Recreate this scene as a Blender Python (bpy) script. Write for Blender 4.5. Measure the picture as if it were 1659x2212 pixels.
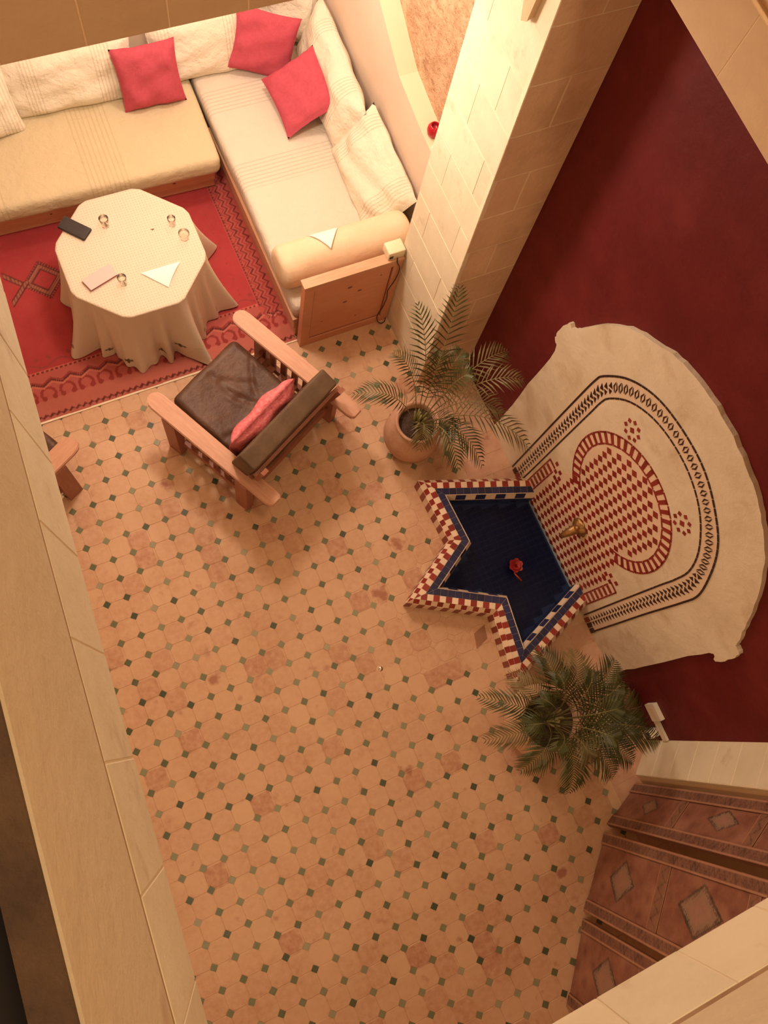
import bpy, bmesh, math, random
import numpy as np
from mathutils import Matrix, Vector, Euler
random.seed(7)
for o in list(bpy.data.objects): bpy.data.objects.remove(o)
SC = bpy.context.scene
C = SC.collection
PI = math.pi

# ------------------------------------------------------------------ camera
cam_d = bpy.data.cameras.new('camera'); cam = bpy.data.objects.new('camera', cam_d); C.objects.link(cam)
RM = ((0.9055419193675098, -0.3989719982541905, 0.14427465777905857),
      (-0.3545189088482309, -0.8983931319537738, -0.2592414390627953),
      (0.23304543663686267, 0.1836058960582352, -0.9549757585380828))
cam.matrix_world = Matrix(((RM[0][0], -RM[1][0], -RM[2][0], -1.1106),
                           (RM[0][1], -RM[1][1], -RM[2][1], -0.9731),
                           (RM[0][2], -RM[1][2], -RM[2][2], 6.0682), (0, 0, 0, 1)))
cam_d.sensor_fit = 'HORIZONTAL'; cam_d.sensor_width = 36.0; cam_d.lens = 1750 / 1659 * 36.0
cam_d.clip_start = 0.02
SC.camera = cam

# ------------------------------------------------------------------ world, lamps, exposure
w = bpy.data.worlds.new('night'); SC.world = w; w.use_nodes = True
w.node_tree.nodes['Background'].inputs[0].default_value = (1.0, 0.70, 0.45, 1)
w.node_tree.nodes['Background'].inputs[1].default_value = 0.21

def lamp(name, loc, power, color, radius):
    d = bpy.data.lights.new(name, 'POINT'); d.energy = power; d.color = color; d.shadow_soft_size = radius
    o = bpy.data.objects.new(name, d); o.location = loc; C.objects.link(o); return o
lamp('alcove_lamp_light', (-0.30, 2.35, 3.10), 160, (1.0, 0.84, 0.67), 0.20)
lamp('alcove_corner_light', (0.55, 3.55, 3.0), 92, (1.0, 0.87, 0.74), 0.15)
lamp('courtyard_lamp_light', (0.45, 0.55, 8.3), 160, (1.0, 0.68, 0.37), 0.30)
lamp('gallery_lamp_light', (0.0, -1.05, 8.6), 275, (1.0, 0.70, 0.39), 0.30)
lamp('west_fill_light', (-2.1, -2.2, 3.0), 60, (1.0, 0.74, 0.46), 0.15)  # unseen fill lamp, added to brighten the low west-facing surfaces
SC.view_settings.view_transform = 'Standard'; SC.view_settings.look = 'None'
SC.view_settings.gamma = 1.0; SC.view_settings.use_curve_mapping = False
SC.view_settings.exposure = -0.08

# ------------------------------------------------------------------ material helpers
def newmat(name):
    m = bpy.data.materials.new(name); m.use_nodes = True
    nt = m.node_tree; b = nt.nodes['Principled BSDF']; return m, nt, b
def N(nt, t, **k):
    n = nt.nodes.new(t)
    for a, v in k.items():
        if a.startswith('i_'):
            key = a[2:]; key = int(key) if key.isdigit() else key.replace('_', ' ')
            n.inputs[key].default_value = v
        else: setattr(n, a, v)
    return n
def L(nt, a, b): nt.links.new(a, b)
def mixc(nt, fac, a, b, mode='MIX'):
    n = N(nt, 'ShaderNodeMix', data_type='RGBA', blend_type=mode)
    for sock, v in ((0, fac), (6, a), (7, b)):
        if hasattr(v, 'is_linked') or hasattr(v, 'links'): L(nt, v, n.inputs[sock])
        else: n.inputs[sock].default_value = v
    return n.outputs[2]
def rgb(c): return (c[0], c[1], c[2], 1)
def noise_fac(nt, scale, lo, hi, detail=5, coord='Object', rough=0.6):
    tc = N(nt, 'ShaderNodeTexCoord'); nz = N(nt, 'ShaderNodeTexNoise', i_Scale=scale, i_Detail=detail, i_Roughness=rough)
    L(nt, tc.outputs[coord], nz.inputs['Vector'])
    mr = N(nt, 'ShaderNodeMapRange'); mr.inputs[1].default_value = lo; mr.inputs[2].default_value = hi
    L(nt, nz.outputs[0], mr.inputs[0]); return mr.outputs[0]
def bump(nt, b, fac, dist, strength=1.0):
    bp = N(nt, 'ShaderNodeBump', i_Strength=strength, i_Distance=dist)
    L(nt, fac, bp.inputs['Height']); L(nt, bp.outputs[0], b.inputs['Normal'])
def mat(name, c1, c2=None, scale=8, rough=0.7, bmp=0.0, bscale=None, coord='Object', lo=0.35, hi=0.65, rnd=0.0, metal=0.0, spec=0.5, stain=None, stain_scale=3, stain_lo=.62, stain_hi=.72):
    m, nt, b = newmat(name)
    col = None
    if c2 is None: c2 = c1
    col = mixc(nt, noise_fac(nt, scale, lo, hi, coord=coord), rgb(c1), rgb(c2))
    if stain: col = mixc(nt, noise_fac(nt, stain_scale, stain_lo, stain_hi, coord=coord), col, rgb(stain))
    if rnd:
        oi = N(nt, 'ShaderNodeObjectInfo'); mr = N(nt, 'ShaderNodeMapRange'); mr.inputs[3].default_value = 1 - rnd; mr.inputs[4].default_value = 1 + rnd
        L(nt, oi.outputs['Random'], mr.inputs[0])
        hs = N(nt, 'ShaderNodeHueSaturation'); L(nt, mr.outputs[0], hs.inputs['Value']); L(nt, col, hs.inputs['Color']); col = hs.outputs[0]
    L(nt, col, b.inputs['Base Color'])
    b.inputs['Roughness'].default_value = rough; b.inputs['Metallic'].default_value = metal; b.inputs['Specular IOR Level'].default_value = spec
    if bmp: bump(nt, b, noise_fac(nt, bscale or scale * 5, 0.2, 0.8, coord=coord), bmp)
    return m
def cellrand(nt, off, seed):
    """white noise per 15 cm floor cell"""
    g = N(nt, 'ShaderNodeNewGeometry')
    a = N(nt, 'ShaderNodeVectorMath', operation='ADD'); a.inputs[1].default_value = (off + .01, off + .01, seed)
    s = N(nt, 'ShaderNodeVectorMath', operation='MULTIPLY'); s.inputs[1].default_value = (1 / .15, 1 / .15, 0)
    L(nt, g.outputs['Position'], a.inputs[0]); L(nt, a.outputs[0], s.inputs[0])
    f = N(nt, 'ShaderNodeVectorMath', operation='FLOOR'); L(nt, s.outputs[0], f.inputs[0])
    a2 = N(nt, 'ShaderNodeVectorMath', operation='ADD'); a2.inputs[1].default_value = (0.5, 0.5, seed); L(nt, f.outputs[0], a2.inputs[0])
    wn = N(nt, 'ShaderNodeTexWhiteNoise'); L(nt, a2.outputs[0], wn.inputs[0]); return wn.outputs['Value']
def ramp(nt, fac, stops):
    r = N(nt, 'ShaderNodeValToRGB'); e = r.color_ramp.elements
    while len(e) < len(stops): e.new(0.5)
    for k, (p, c) in enumerate(stops): e[k].position = p; e[k].color = rgb(c)
    L(nt, fac, r.inputs[0]); return r.outputs[0]
def worldnoise(nt, scale, lo, hi, detail=4):
    g = N(nt, 'ShaderNodeNewGeometry'); nz = N(nt, 'ShaderNodeTexNoise', i_Scale=scale, i_Detail=detail)
    L(nt, g.outputs['Position'], nz.inputs['Vector'])
    mr = N(nt, 'ShaderNodeMapRange'); mr.inputs[1].default_value = lo; mr.inputs[2].default_value = hi
    L(nt, nz.outputs[0], mr.inputs[0]); return mr.outputs[0]

# floor tile: per-cell tone, smudges and a few reddish worn spots
STAINS = ((.09, -.385, .085), (.37, -.085, .075), (-1.28, -.50, .06), (.49, -2.75, .05), (-1.10, 1.0, .06), (-.24, -1.66, .05))
def floor_mat():
    m, nt, b = newmat('terracotta_tile')
    c = ramp(nt, cellrand(nt, 0, 1), [(0, (.56, .32, .195)), (.25, (.62, .375, .225)), (.55, (.59, .345, .205)), (.8, (.65, .405, .245)), (.90, (.51, .26, .15)), (1, (.42, .17, .095))])
    c = mixc(nt, worldnoise(nt, 2.6, .45, .72), c, rgb((.52, .27, .155)))
    c = mixc(nt, worldnoise(nt, 9, .62, .74, 6), c, rgb((.42, .19, .11)))
    c = mixc(nt, worldnoise(nt, 25, .3, .9, 6), c, rgb((.66, .41, .26)))
    g = N(nt, 'ShaderNodeNewGeometry'); wob = worldnoise(nt, 14, .2, .8, 5)
    for (sx, sy, sr) in STAINS:
        v_ = N(nt, 'ShaderNodeVectorMath', operation='DISTANCE'); v_.inputs[1].default_value = (sx, sy, 0); L(nt, g.outputs['Position'], v_.inputs[0])
        ad = N(nt, 'ShaderNodeMath', operation='MULTIPLY_ADD'); ad.inputs[1].default_value = sr * 1.3; L(nt, wob, ad.inputs[0]); L(nt, v_.outputs['Value'], ad.inputs[2])
        mr = N(nt, 'ShaderNodeMapRange'); mr.inputs[1].default_value = sr * 1.45; mr.inputs[2].default_value = sr * .95; L(nt, ad.outputs[0], mr.inputs[0])
        ml = N(nt, 'ShaderNodeMath', operation='MULTIPLY'); ml.inputs[1].default_value = .75; L(nt, mr.outputs[0], ml.inputs[0])
        c = mixc(nt, ml.outputs[0], c, rgb((.30, .085, .045)))
    L(nt, c, b.inputs['Base Color']); b.inputs['Roughness'].default_value = .55
    bump(nt, b, worldnoise(nt, 18, .2, .8, 5), .0022)
    return m
def cab_mat():
    m, nt, b = newmat('green_glazed_cabochon')
    c = ramp(nt, cellrand(nt, .075, 3), [(0, (.045, .055, .03)), (.3, (.12, .13, .06)), (.6, (.17, .17, .085)), (.85, (.26, .25, .14)), (1, (.36, .31, .19))])
    L(nt, c, b.inputs['Base Color']); b.inputs['Roughness'].default_value = .4
    bump(nt, b, worldnoise(nt, 60, .2, .8), .001)
    return m
def vc_mat(name, rough=.9, bmp=.002, bscale=120, mottled=0.25, stain=None):
    m, nt, b = newmat(name)
    vc = N(nt, 'ShaderNodeVertexColor'); vc.layer_name = 'Col'
    c = vc.outputs[0]
    f = noise_fac(nt, 14, .3, .7)
    c = mixc(nt, f, c, mixc(nt, mottled, c, rgb(stain or (.5, .3, .2))))
    L(nt, c, b.inputs['Base Color']); b.inputs['Roughness'].default_value = rough
    bump(nt, b, noise_fac(nt, bscale, .2, .8), bmp)
    return m
def wood_mat(name, c1, c2, axis=0, scale=5, rough=.45):
    m, nt, b = newmat(name)
    tc = N(nt, 'ShaderNodeTexCoord'); mp = N(nt, 'ShaderNodeMapping'); s = [14, 14, 14]; s[axis] = 1.2; mp.inputs['Scale'].default_value = s
    L(nt, tc.outputs['Object'], mp.inputs[0])
    nz = N(nt, 'ShaderNodeTexNoise', i_Scale=scale, i_Detail=6, i_Roughness=.65); L(nt, mp.outputs[0], nz.inputs['Vector'])
    mr = N(nt, 'ShaderNodeMapRange'); mr.inputs[1].default_value = .35; mr.inputs[2].default_value = .68; L(nt, nz.outputs[0], mr.inputs[0])
    c = mixc(nt, mr.outputs[0], rgb(c1), rgb(c2))
    L(nt, c, b.inputs['Base Color']); b.inputs['Roughness'].default_value = rough
    bump(nt, b, mr.outputs[0], .0006)
    return m
def stripe_mat(name, base, dark, axis, centers, halfw, period, bmp=.004, rough=.95):
    m, nt, b = newmat(name)
    tc = N(nt, 'ShaderNodeTexCoord'); sp = N(nt, 'ShaderNodeSeparateXYZ'); L(nt, tc.outputs['Object'], sp.inputs[0]); x = sp.outputs[axis]
    sn = N(nt, 'ShaderNodeMath', operation='MULTIPLY'); sn.inputs[1].default_value = 2 * PI / period; L(nt, x, sn.inputs[0])
    s2 = N(nt, 'ShaderNodeMath', operation='SINE'); L(nt, sn.outputs[0], s2.inputs[0])
    s3 = N(nt, 'ShaderNodeMapRange'); s3.inputs[1].default_value = .2; s3.inputs[2].default_value = .8; L(nt, s2.outputs[0], s3.inputs[0])
    tot = None
    for c in centers:
        d = N(nt, 'ShaderNodeMath', operation='SUBTRACT'); d.inputs[1].default_value = c; L(nt, x, d.inputs[0])
        a = N(nt, 'ShaderNodeMath', operation='ABSOLUTE'); L(nt, d.outputs[0], a.inputs[0])
        l = N(nt, 'ShaderNodeMath', operation='LESS_THAN'); l.inputs[1].default_value = halfw; L(nt, a.outputs[0], l.inputs[0])
        if tot is None: tot = l.outputs[0]
        else:
            q = N(nt, 'ShaderNodeMath', operation='ADD'); L(nt, tot, q.inputs[0]); L(nt, l.outputs[0], q.inputs[1]); tot = q.outputs[0]
    f = N(nt, 'ShaderNodeMath', operation='MULTIPLY'); L(nt, tot, f.inputs[0]); L(nt, s3.outputs[0], f.inputs[1])
    c = mixc(nt, f.outputs[0], rgb(base), rgb(dark))
    c = mixc(nt, noise_fac(nt, 3, .4, .8), c, mixc(nt, .25, c, rgb(dark)))
    L(nt, c, b.inputs['Base Color']); b.inputs['Roughness'].default_value = rough; b.inputs['Specular IOR Level'].default_value = .15
    bump(nt, b, noise_fac(nt, 9, .2, .8), bmp * 3)
    return m
def lace_mat():
    m, nt, b = newmat('cream_lace_cloth')
    tc = N(nt, 'ShaderNodeTexCoord'); mp = N(nt, 'ShaderNodeMapping'); mp.inputs['Scale'].default_value = (1, 1, 0); L(nt, tc.outputs['Object'], mp.inputs[0])
    v = N(nt, 'ShaderNodeTexVoronoi', i_Scale=48, i_Randomness=0.05); L(nt, mp.outputs[0], v.inputs['Vector'])
    mr = N(nt, 'ShaderNodeMapRange'); mr.inputs[1].default_value = .12; mr.inputs[2].default_value = .3; mr.inputs[3].default_value = .55; mr.inputs[4].default_value = 0; L(nt, v.outputs['Distance'], mr.inputs[0])
    g = N(nt, 'ShaderNodeSeparateXYZ'); L(nt, tc.outputs['Object'], g.inputs[0])
    gt = N(nt, 'ShaderNodeMath', operation='GREATER_THAN'); gt.inputs[1].default_value = .705; L(nt, g.outputs[2], gt.inputs[0])
    f = N(nt, 'ShaderNodeMath', operation='MULTIPLY'); L(nt, mr.outputs[0], f.inputs[0]); L(nt, gt.outputs[0], f.inputs[1])
    c = mixc(nt, f.outputs[0], rgb((.70, .57, .45)), rgb((.46, .32, .22)))
    L(nt, c, b.inputs['Base Color']); b.inputs['Roughness'].default_value = .95; b.inputs['Specular IOR Level'].default_value = .1
    bump(nt, b, noise_fac(nt, 60, .2, .8), .002)
    return m

M = {}
M['tile'] = floor_mat(); M['cab'] = cab_mat()
M['grout'] = mat('floor_grout', (.62, .38, .23), (.70, .46, .28), 12, .9)
M['border'] = mat('terracotta_border', (.56, .30, .20), (.66, .40, .27), 6, .7, .002, 20, rnd=.05, stain=(.42, .17, .10), stain_scale=5)
M['browntile'] = mat('brown_tile', (.30, .13, .07), (.36, .17, .09), 8, .6)
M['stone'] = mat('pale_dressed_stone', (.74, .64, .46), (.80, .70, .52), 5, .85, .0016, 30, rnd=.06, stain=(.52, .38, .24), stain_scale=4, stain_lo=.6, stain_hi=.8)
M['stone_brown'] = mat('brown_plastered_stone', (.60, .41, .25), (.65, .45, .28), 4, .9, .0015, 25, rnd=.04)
M['stone_brown_light'] = mat('lifted_brown_stone', (.74, .50, .32), (.80, .56, .37), 3.5, .9, .002, 25, rnd=.05, stain=(.56, .36, .22), stain_scale=3, stain_lo=.5, stain_hi=.75)  # brown stone made paler to lift the pillar's dim courtyard face
M['mortar'] = mat('pale_mortar', (.86, .72, .52), (.80, .66, .48), 10, .9)
M['mortar_d'] = mat('brown_mortar', (.80, .58, .38), None, 10, .9)
M['plaster'] = mat('tan_plaster', (.66, .53, .36), (.70, .57, .40), 2.2, .9, .004, 14, stain=(.52, .34, .22), stain_scale=1.7)
M['redwall'] = mat('oxblood_tadelakt', (.112, .0055, .0065), (.142, .0085, .010), 2.5, .62, .0035, 12, stain=(.20, .022, .020), stain_scale=2.2, stain_lo=.5, stain_hi=.85, spec=.35)
M['peach'] = mat('peach_plaster', (.72, .55, .43), (.76, .60, .47), 2, .7, .002, 10)
M['ledge'] = mat('cream_ledge', (.80, .66, .46), None, 4, .8)
M['rubble'] = mat('rough_brown_stone', (.52, .30, .17), (.68, .44, .27), 9, .95, .02, 22, stain=(.40, .22, .12), stain_scale=12, stain_lo=.55, stain_hi=.7)
M['pine'] = wood_mat('pine_board', (.62, .36, .22), (.54, .28, .16), 0)
M['piney'] = wood_mat('pine_board_long', (.62, .36, .22), (.54, .28, .16), 1)
M['pinez'] = wood_mat('pine_end_panel', (.60, .255, .14), (.66, .30, .17), 0)
M['chairwood'] = wood_mat('reddish_chair_wood', (.50, .245, .155), (.58, .31, .20), 1, 5, .5)
M['chairdark'] = wood_mat('dark_chair_wood', (.29, .10, .058), (.36, .14, .085), 2, 5, .5)
M['knot'] = mat('wood_knot', (.22, .07, .04), None, 5, .6)
M['leather'] = mat('brown_leather', (.060, .024, .013), (.125, .060, .034), 3, .48, .012, 4, spec=.30)
M['leather_top'] = mat('brown_leather_worn', (.095, .055, .030), (.14, .083, .047), 6, .6, .004, 12, spec=.25)
M['pink'] = mat('coral_pink_cloth', (.47, .075, .105), (.52, .09, .125), 30, .95, .002, 90, spec=.15)
M['pink2'] = mat('satin_pink_cloth', (.80, .24, .25), (.62, .11, .14), 40, .6, .003, 60, spec=.4)
M['cover_left'] = stripe_mat('cream_mattress_cover', (.62, .52, .34), (.55, .45, .28), 0, [-.30, .62], .16, .036)
M['cover_right'] = stripe_mat('white_mattress_cover', (.68, .60, .50), (.58, .50, .40), 1, [-.1, .62], .13, .034)
M['cushion'] = stripe_mat('white_striped_cushion', (.78, .70, .56), (.64, .55, .42), 0, [-.28, .28], .07, .026, .006)
M['bolster'] = mat('cream_bolster_cloth', (.78, .62, .44), (.74, .56, .38), 4, .95, .004, 12, spec=.1)
M['white'] = mat('white_paper_napkin', (.88, .86, .78), None, 5, .9)
M['whitebox'] = mat('cream_plastic', (.78, .66, .46), None, 5, .4)
M['whitetrunk'] = mat('white_painted_plastic', (.80, .72, .60), None, 5, .5)
M['lace'] = lace_mat()
M['embroid'] = mat('dark_green_thread', (.14, .10, .045), None, 5, .9)
M['darkwood'] = mat('dark_stained_wood', (.12, .06, .03), (.17, .09, .05), 8, .6)
M['black'] = mat('black_leatherette', (.022, .014, .013), (.03, .02, .018), 60, .6, .001, 120)
M['blackplastic'] = mat('black_plastic', (.02, .013, .01), None, 5, .4)
M['pinkbook'] = mat('pale_pink_card', (.80, .46, .44), None, 5, .7)
M['pages'] = mat('dark_page_block', (.20, .12, .08), None, 5, .8)
M['pot'] = mat('terracotta_urn', (.50, .26, .16), (.60, .35, .23), 6, .75, .004, 22, stain=(.66, .44, .32), stain_scale=4, stain_lo=.55, stain_hi=.8)
M['pot2'] = mat('pale_terracotta_urn', (.60, .36, .23), (.66, .42, .28), 6, .75, .004, 22)
M['soil'] = mat('dark_soil', (.055, .03, .02), (.10, .055, .035), 25, 1, .02, 40)
M['stalk'] = mat('palm_stalk', (.20, .19, .06), (.30, .24, .09), 20, .6)
M['leaf'] = mat('palm_leaflet', (.038, .046, .010), (.080, .085, .020), 6, .5, rnd=.25)
M['leafdry'] = mat('palm_leaflet_dry', (.11, .085, .03), (.17, .125, .045), 6, .6, rnd=.25)
M['zred'] = mat('red_glazed_tile', (.30, .030, .020), (.24, .022, .016), 12, .35, rnd=.15)
M['zwhite'] = mat('cream_glazed_tile', (.80, .60, .44), (.86, .66, .50), 12, .35, rnd=.06)
M['zblue'] = mat('navy_glazed_tile', (.018, .022, .075), (.026, .026, .09), 12, .3, rnd=.3)
M['zblue_pool'] = mat('blue_pool_tile', (.003, .004, .030), (.005, .007, .042), 12, .3, rnd=.3)
M['zblack'] = mat('black_glazed_tile', (.035, .014, .012), None, 12, .4)
M['zgrout'] = mat('mosaic_grout', (.76, .58, .43), (.80, .62, .47), 10, .8, .001, 60)
M['poolgrout'] = mat('pool_grout', (.06, .065, .11), None, 10, .8)
M['surround'] = mat('weathered_cream_plaster', (.72, .60, .44), (.82, .71, .55), 3, .8, .004, 16, stain=(.60, .45, .29), stain_scale=4, stain_lo=.55, stain_hi=.75)
M['brass'] = mat('aged_brass', (.42, .24, .09), (.30, .16, .06), 14, .4, .002, 40, metal=.8)
M['iron'] = mat('rusty_brown_stalk', (.22, .08, .05), None, 10, .8)
M['redglass'] = mat('glossy_red_glaze', (.45, .012, .03), (.36, .01, .02), 5, .12)
M['flower'] = mat('red_petal', (.40, .03, .025), (.26, .012, .015), 30, .5)
M['metal'] = mat('brushed_metal', (.6, .5, .38), None, 8, .3, metal=1)
M['darkroom'] = mat('dark_gallery_floor', (.10, .06, .04), (.13, .08, .05), 4, .9)
M['coping'] = mat('weathered_dark_coping', (.15, .085, .045), (.08, .045, .03), 7, .9, .006, 20, stain=(.20, .15, .10), stain_scale=6)
M['joint'] = mat('brown_joint_fill', (.34, .20, .11), (.44, .28, .16), 9, .9)
M['rug'] = vc_mat('wool_rug', .98, .003, 160, .12, (.42, .10, .07))
M['screen'] = vc_mat('painted_leather', .55, .003, 30, .35, (.44, .22, .13))
M['screenback'] = mat('dark_leather_back', (.16, .06, .03), None, 6, .7)
def clear_mat(name, tint, ior, bmpd=0, gloss=1.0):
    m, nt, b = newmat(name); nt.nodes.remove(b)
    out = [x for x in nt.nodes if x.type == 'OUTPUT_MATERIAL'][0]
    tr = N(nt, 'ShaderNodeBsdfTransparent'); tr.inputs[0].default_value = rgb(tint); gl = N(nt, 'ShaderNodeBsdfGlossy'); gl.inputs['Roughness'].default_value = .03
    fr = N(nt, 'ShaderNodeFresnel'); fr.inputs[0].default_value = ior
    ml = N(nt, 'ShaderNodeMath', operation='MULTIPLY'); ml.inputs[1].default_value = gloss; L(nt, fr.outputs[0], ml.inputs[0])
    mx = N(nt, 'ShaderNodeMixShader'); L(nt, ml.outputs[0], mx.inputs[0]); L(nt, tr.outputs[0], mx.inputs[1]); L(nt, gl.outputs[0], mx.inputs[2]); L(nt, mx.outputs[0], out.inputs['Surface'])
    if bmpd:
        bp = N(nt, 'ShaderNodeBump', i_Strength=1.0, i_Distance=bmpd); L(nt, noise_fac(nt, 7, .2, .8), bp.inputs['Height']); L(nt, bp.outputs[0], gl.inputs['Normal'])
    return m
def water_mat(): return clear_mat('water', (.70, .78, .92), 1.18, 0)
def glass_mat(): return clear_mat('clear_glass', (.97, .96, .93), 1.16, 0, 1.0)
M['water'] = water_mat(); M['glass'] = glass_mat()

# ------------------------------------------------------------------ object helpers
def mesh(name, verts, faces, m=None, parent=None, smooth=False, mats=None, fm=None):
    me = bpy.data.meshes.new(name); me.from_pydata([tuple(v) for v in verts], [], faces); me.update()
    for mm in (mats or [m]):
        me.materials.append(M[mm] if isinstance(mm, str) else mm)
    if fm is not None: me.polygons.foreach_set('material_index', fm)
    if smooth: me.polygons.foreach_set('use_smooth', [True] * len(me.polygons))
    o = bpy.data.objects.new(name, me); C.objects.link(o)
    if parent: o.parent = parent
    return o
def thing(name, label, cat, loc=(0, 0, 0), rz=0, group=None):
    o = bpy.data.objects.new(name, None); C.objects.link(o); o.location = loc; o.rotation_euler = (0, 0, rz); o.empty_display_size = .1
    return tag(o, label, cat, group)
def tag(o, label, cat, group=None):
    o['label'] = label; o['category'] = cat
    if group: o['group'] = group
    return o
def struct(o, label, cat='wall'):
    o['kind'] = 'structure'; o['label'] = label; o['category'] = cat; return o
def sempty(name, label, cat='wall'):
    o = bpy.data.objects.new(name, None); C.objects.link(o); o.empty_display_size = .1; return struct(o, label, cat)
def linked(name, src, parent, mw):
    o = bpy.data.objects.new(name, src); C.objects.link(o); o.parent = parent; o.matrix_local = mw; return o

class MB:
    def __init__(s): s.v = []; s.f = []; s.m = []
    def add(s, v, f, mi=0):
        k = len(s.v); s.v += [tuple(p) for p in v]; s.f += [tuple(i + k for i in q) for q in f]; s.m += [mi] * len(f)
    def box(s, lo, hi, T=None, mi=0):
        x0, y0, z0 = lo; x1, y1, z1 = hi
        v = [Vector(p) for p in ((x0, y0, z0), (x1, y0, z0), (x1, y1, z0), (x0, y1, z0), (x0, y0, z1), (x1, y0, z1), (x1, y1, z1), (x0, y1, z1))]
        if T is not None: v = [T @ p for p in v]
        s.add(v, [(0, 3, 2, 1), (4, 5, 6, 7), (0, 1, 5, 4), (1, 2, 6, 5), (2, 3, 7, 6), (3, 0, 4, 7)], mi)
    def prism(s, poly, z0, z1, T=None, mi=0, bottom=True):
        n = len(poly); v = [Vector((p[0], p[1], z0)) for p in poly] + [Vector((p[0], p[1], z1)) for p in poly]
        if T is not None: v = [T @ p for p in v]
        f = [tuple(range(n, 2 * n))] + [(i, (i + 1) % n, n + (i + 1) % n, n + i) for i in range(n)]
        if bottom: f.append(tuple(range(n - 1, -1, -1)))
        s.add(v, f, mi)
    def tube(s, pts, rad, n=8, mi=0, caps=True):
        pts = [Vector(p) for p in pts]; rr = rad if hasattr(rad, '__len__') else [rad] * len(pts)
        v = []; up0 = None
        for i, p in enumerate(pts):
            d = (pts[min(i + 1, len(pts) - 1)] - pts[max(i - 1, 0)]).normalized()
            if up0 is None: up0 = Vector((0, 0, 1)) if abs(d.z) < .9 else Vector((1, 0, 0))
            a = d.cross(up0).normalized(); b = a.cross(d).normalized(); up0 = b
            for k in range(n):
                t = 2 * PI * k / n; v.append(p + (a * math.cos(t) + b * math.sin(t)) * rr[i])
        f = []
        for i in range(len(pts) - 1):
            for k in range(n):
                k2 = (k + 1) % n; f.append((i * n + k, (i + 1) * n + k, (i + 1) * n + k2, i * n + k2))
        if caps: f.append(tuple(range(n))); f.append(tuple(range(len(pts) * n - 1, (len(pts) - 1) * n - 1, -1)))
        s.add(v, f, mi)
    def lathe(s, prof, n=32, mi=0, T=None, wob=None):
        v = []
        for (r, z) in prof:
            for k in range(n):
                t = 2 * PI * k / n; q = 1 + (wob(t, z) if wob else 0); p = Vector((r * q * math.cos(t), r * q * math.sin(t), z)); v.append(T @ p if T is not None else p)
        f = []
        for i in range(len(prof) - 1):
            for k in range(n):
                k2 = (k + 1) % n; f.append((i * n + k, i * n + k2, (i + 1) * n + k2, (i + 1) * n + k))
        s.add(v, f, mi)
    def build(s, name, m=None, parent=None, smooth=False, mats=None):
        return mesh(name, s.v, s.f, m, parent, smooth, mats, s.m if mats else None)

_rng = np.random.RandomState(3)
def fbm(p, scale, seed=0):
    """cheap smooth pseudo noise"""
    r = random.Random(seed); t = 0
    for k in range(5):
        a = Vector((r.uniform(-1, 1), r.uniform(-1, 1), r.uniform(-1, 1))).normalized() * scale * (1.0 + .6 * k)
        t += math.sin(a.dot(p) + r.uniform(0, 6.28)) / (1 + .5 * k)
    return t / 2.5
def softbox(name, size, r, m, parent=None, T=None, seg=(10, 10, 4), amp=0.0, nscale=8, seed=1, sag=0.0, smooth=True, objT=None, fn=None):
    """rounded, optionally lumpy box; size = full extents, centred"""
    hx, hy, hz = size[0] / 2, size[1] / 2, size[2] / 2; r = min(r, hx, hy, hz)
    verts = []; idx = {}; faces = []
    def par(n, h):
        k = 3; a = [-h + r * (1 - math.cos(j / k * PI / 2)) for j in range(k)]
        mid = [-(h - r) + 2 * (h - r) * j / n for j in range(n + 1)]
        return [-h + 0] + [-(h - r) - r * math.cos(PI / 2 * j / k) for j in range(1, k)] + mid + [(h - r) + r * math.sin(PI / 2 * j / k) for j in range(1, k)] + [h]
    PX, PY, PZ = par(seg[0], hx), par(seg[1], hy), par(seg[2], hz)
    def put(p):
        key = (round(p[0], 6), round(p[1], 6), round(p[2], 6))
        if key in idx: return idx[key]
        q = Vector(p); c = Vector((max(-hx + r, min(hx - r, q.x)), max(-hy + r, min(hy - r, q.y)), max(-hz + r, min(hz - r, q.z))))
        d = q - c
        if d.length > 1e-9:
            # move along cube->sphere mapping
            q = c + d.normalized() * r if d.length > r * .999 or True else q
        if amp: q = q + (q - Vector((0, 0, 0))).normalized() * amp * fbm(q, nscale, seed)
        if sag and p[2] > 0: q.z -= sag * (1 - min(1, (q.x / hx) ** 2)) * (1 - min(1, (q.y / hy) ** 2))
        if fn: q = fn(q)
        idx[key] = len(verts); verts.append(T @ q if T is not None else q); return idx[key]
    def side(A, B, f):
        for i in range(len(A) - 1):
            for j in range(len(B) - 1):
                faces.append(tuple(put(f(a, b)) for a, b in ((A[i], B[j]), (A[i + 1], B[j]), (A[i + 1], B[j + 1]), (A[i], B[j + 1]))))
    side(PX, PY, lambda a, b: (a, b, hz)); side(PY, PX, lambda a, b: (b, a, -hz))
    side(PY, PZ, lambda a, b: (hx, a, b)); side(PZ, PY, lambda a, b: (-hx, b, a))
    side(PZ, PX, lambda a, b: (b, hy, a)); side(PX, PZ, lambda a, b: (a, -hy, b))
    o = mesh(name, verts, faces, m, parent, smooth)
    if objT is not None: o.matrix_local = objT
    return o
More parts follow.
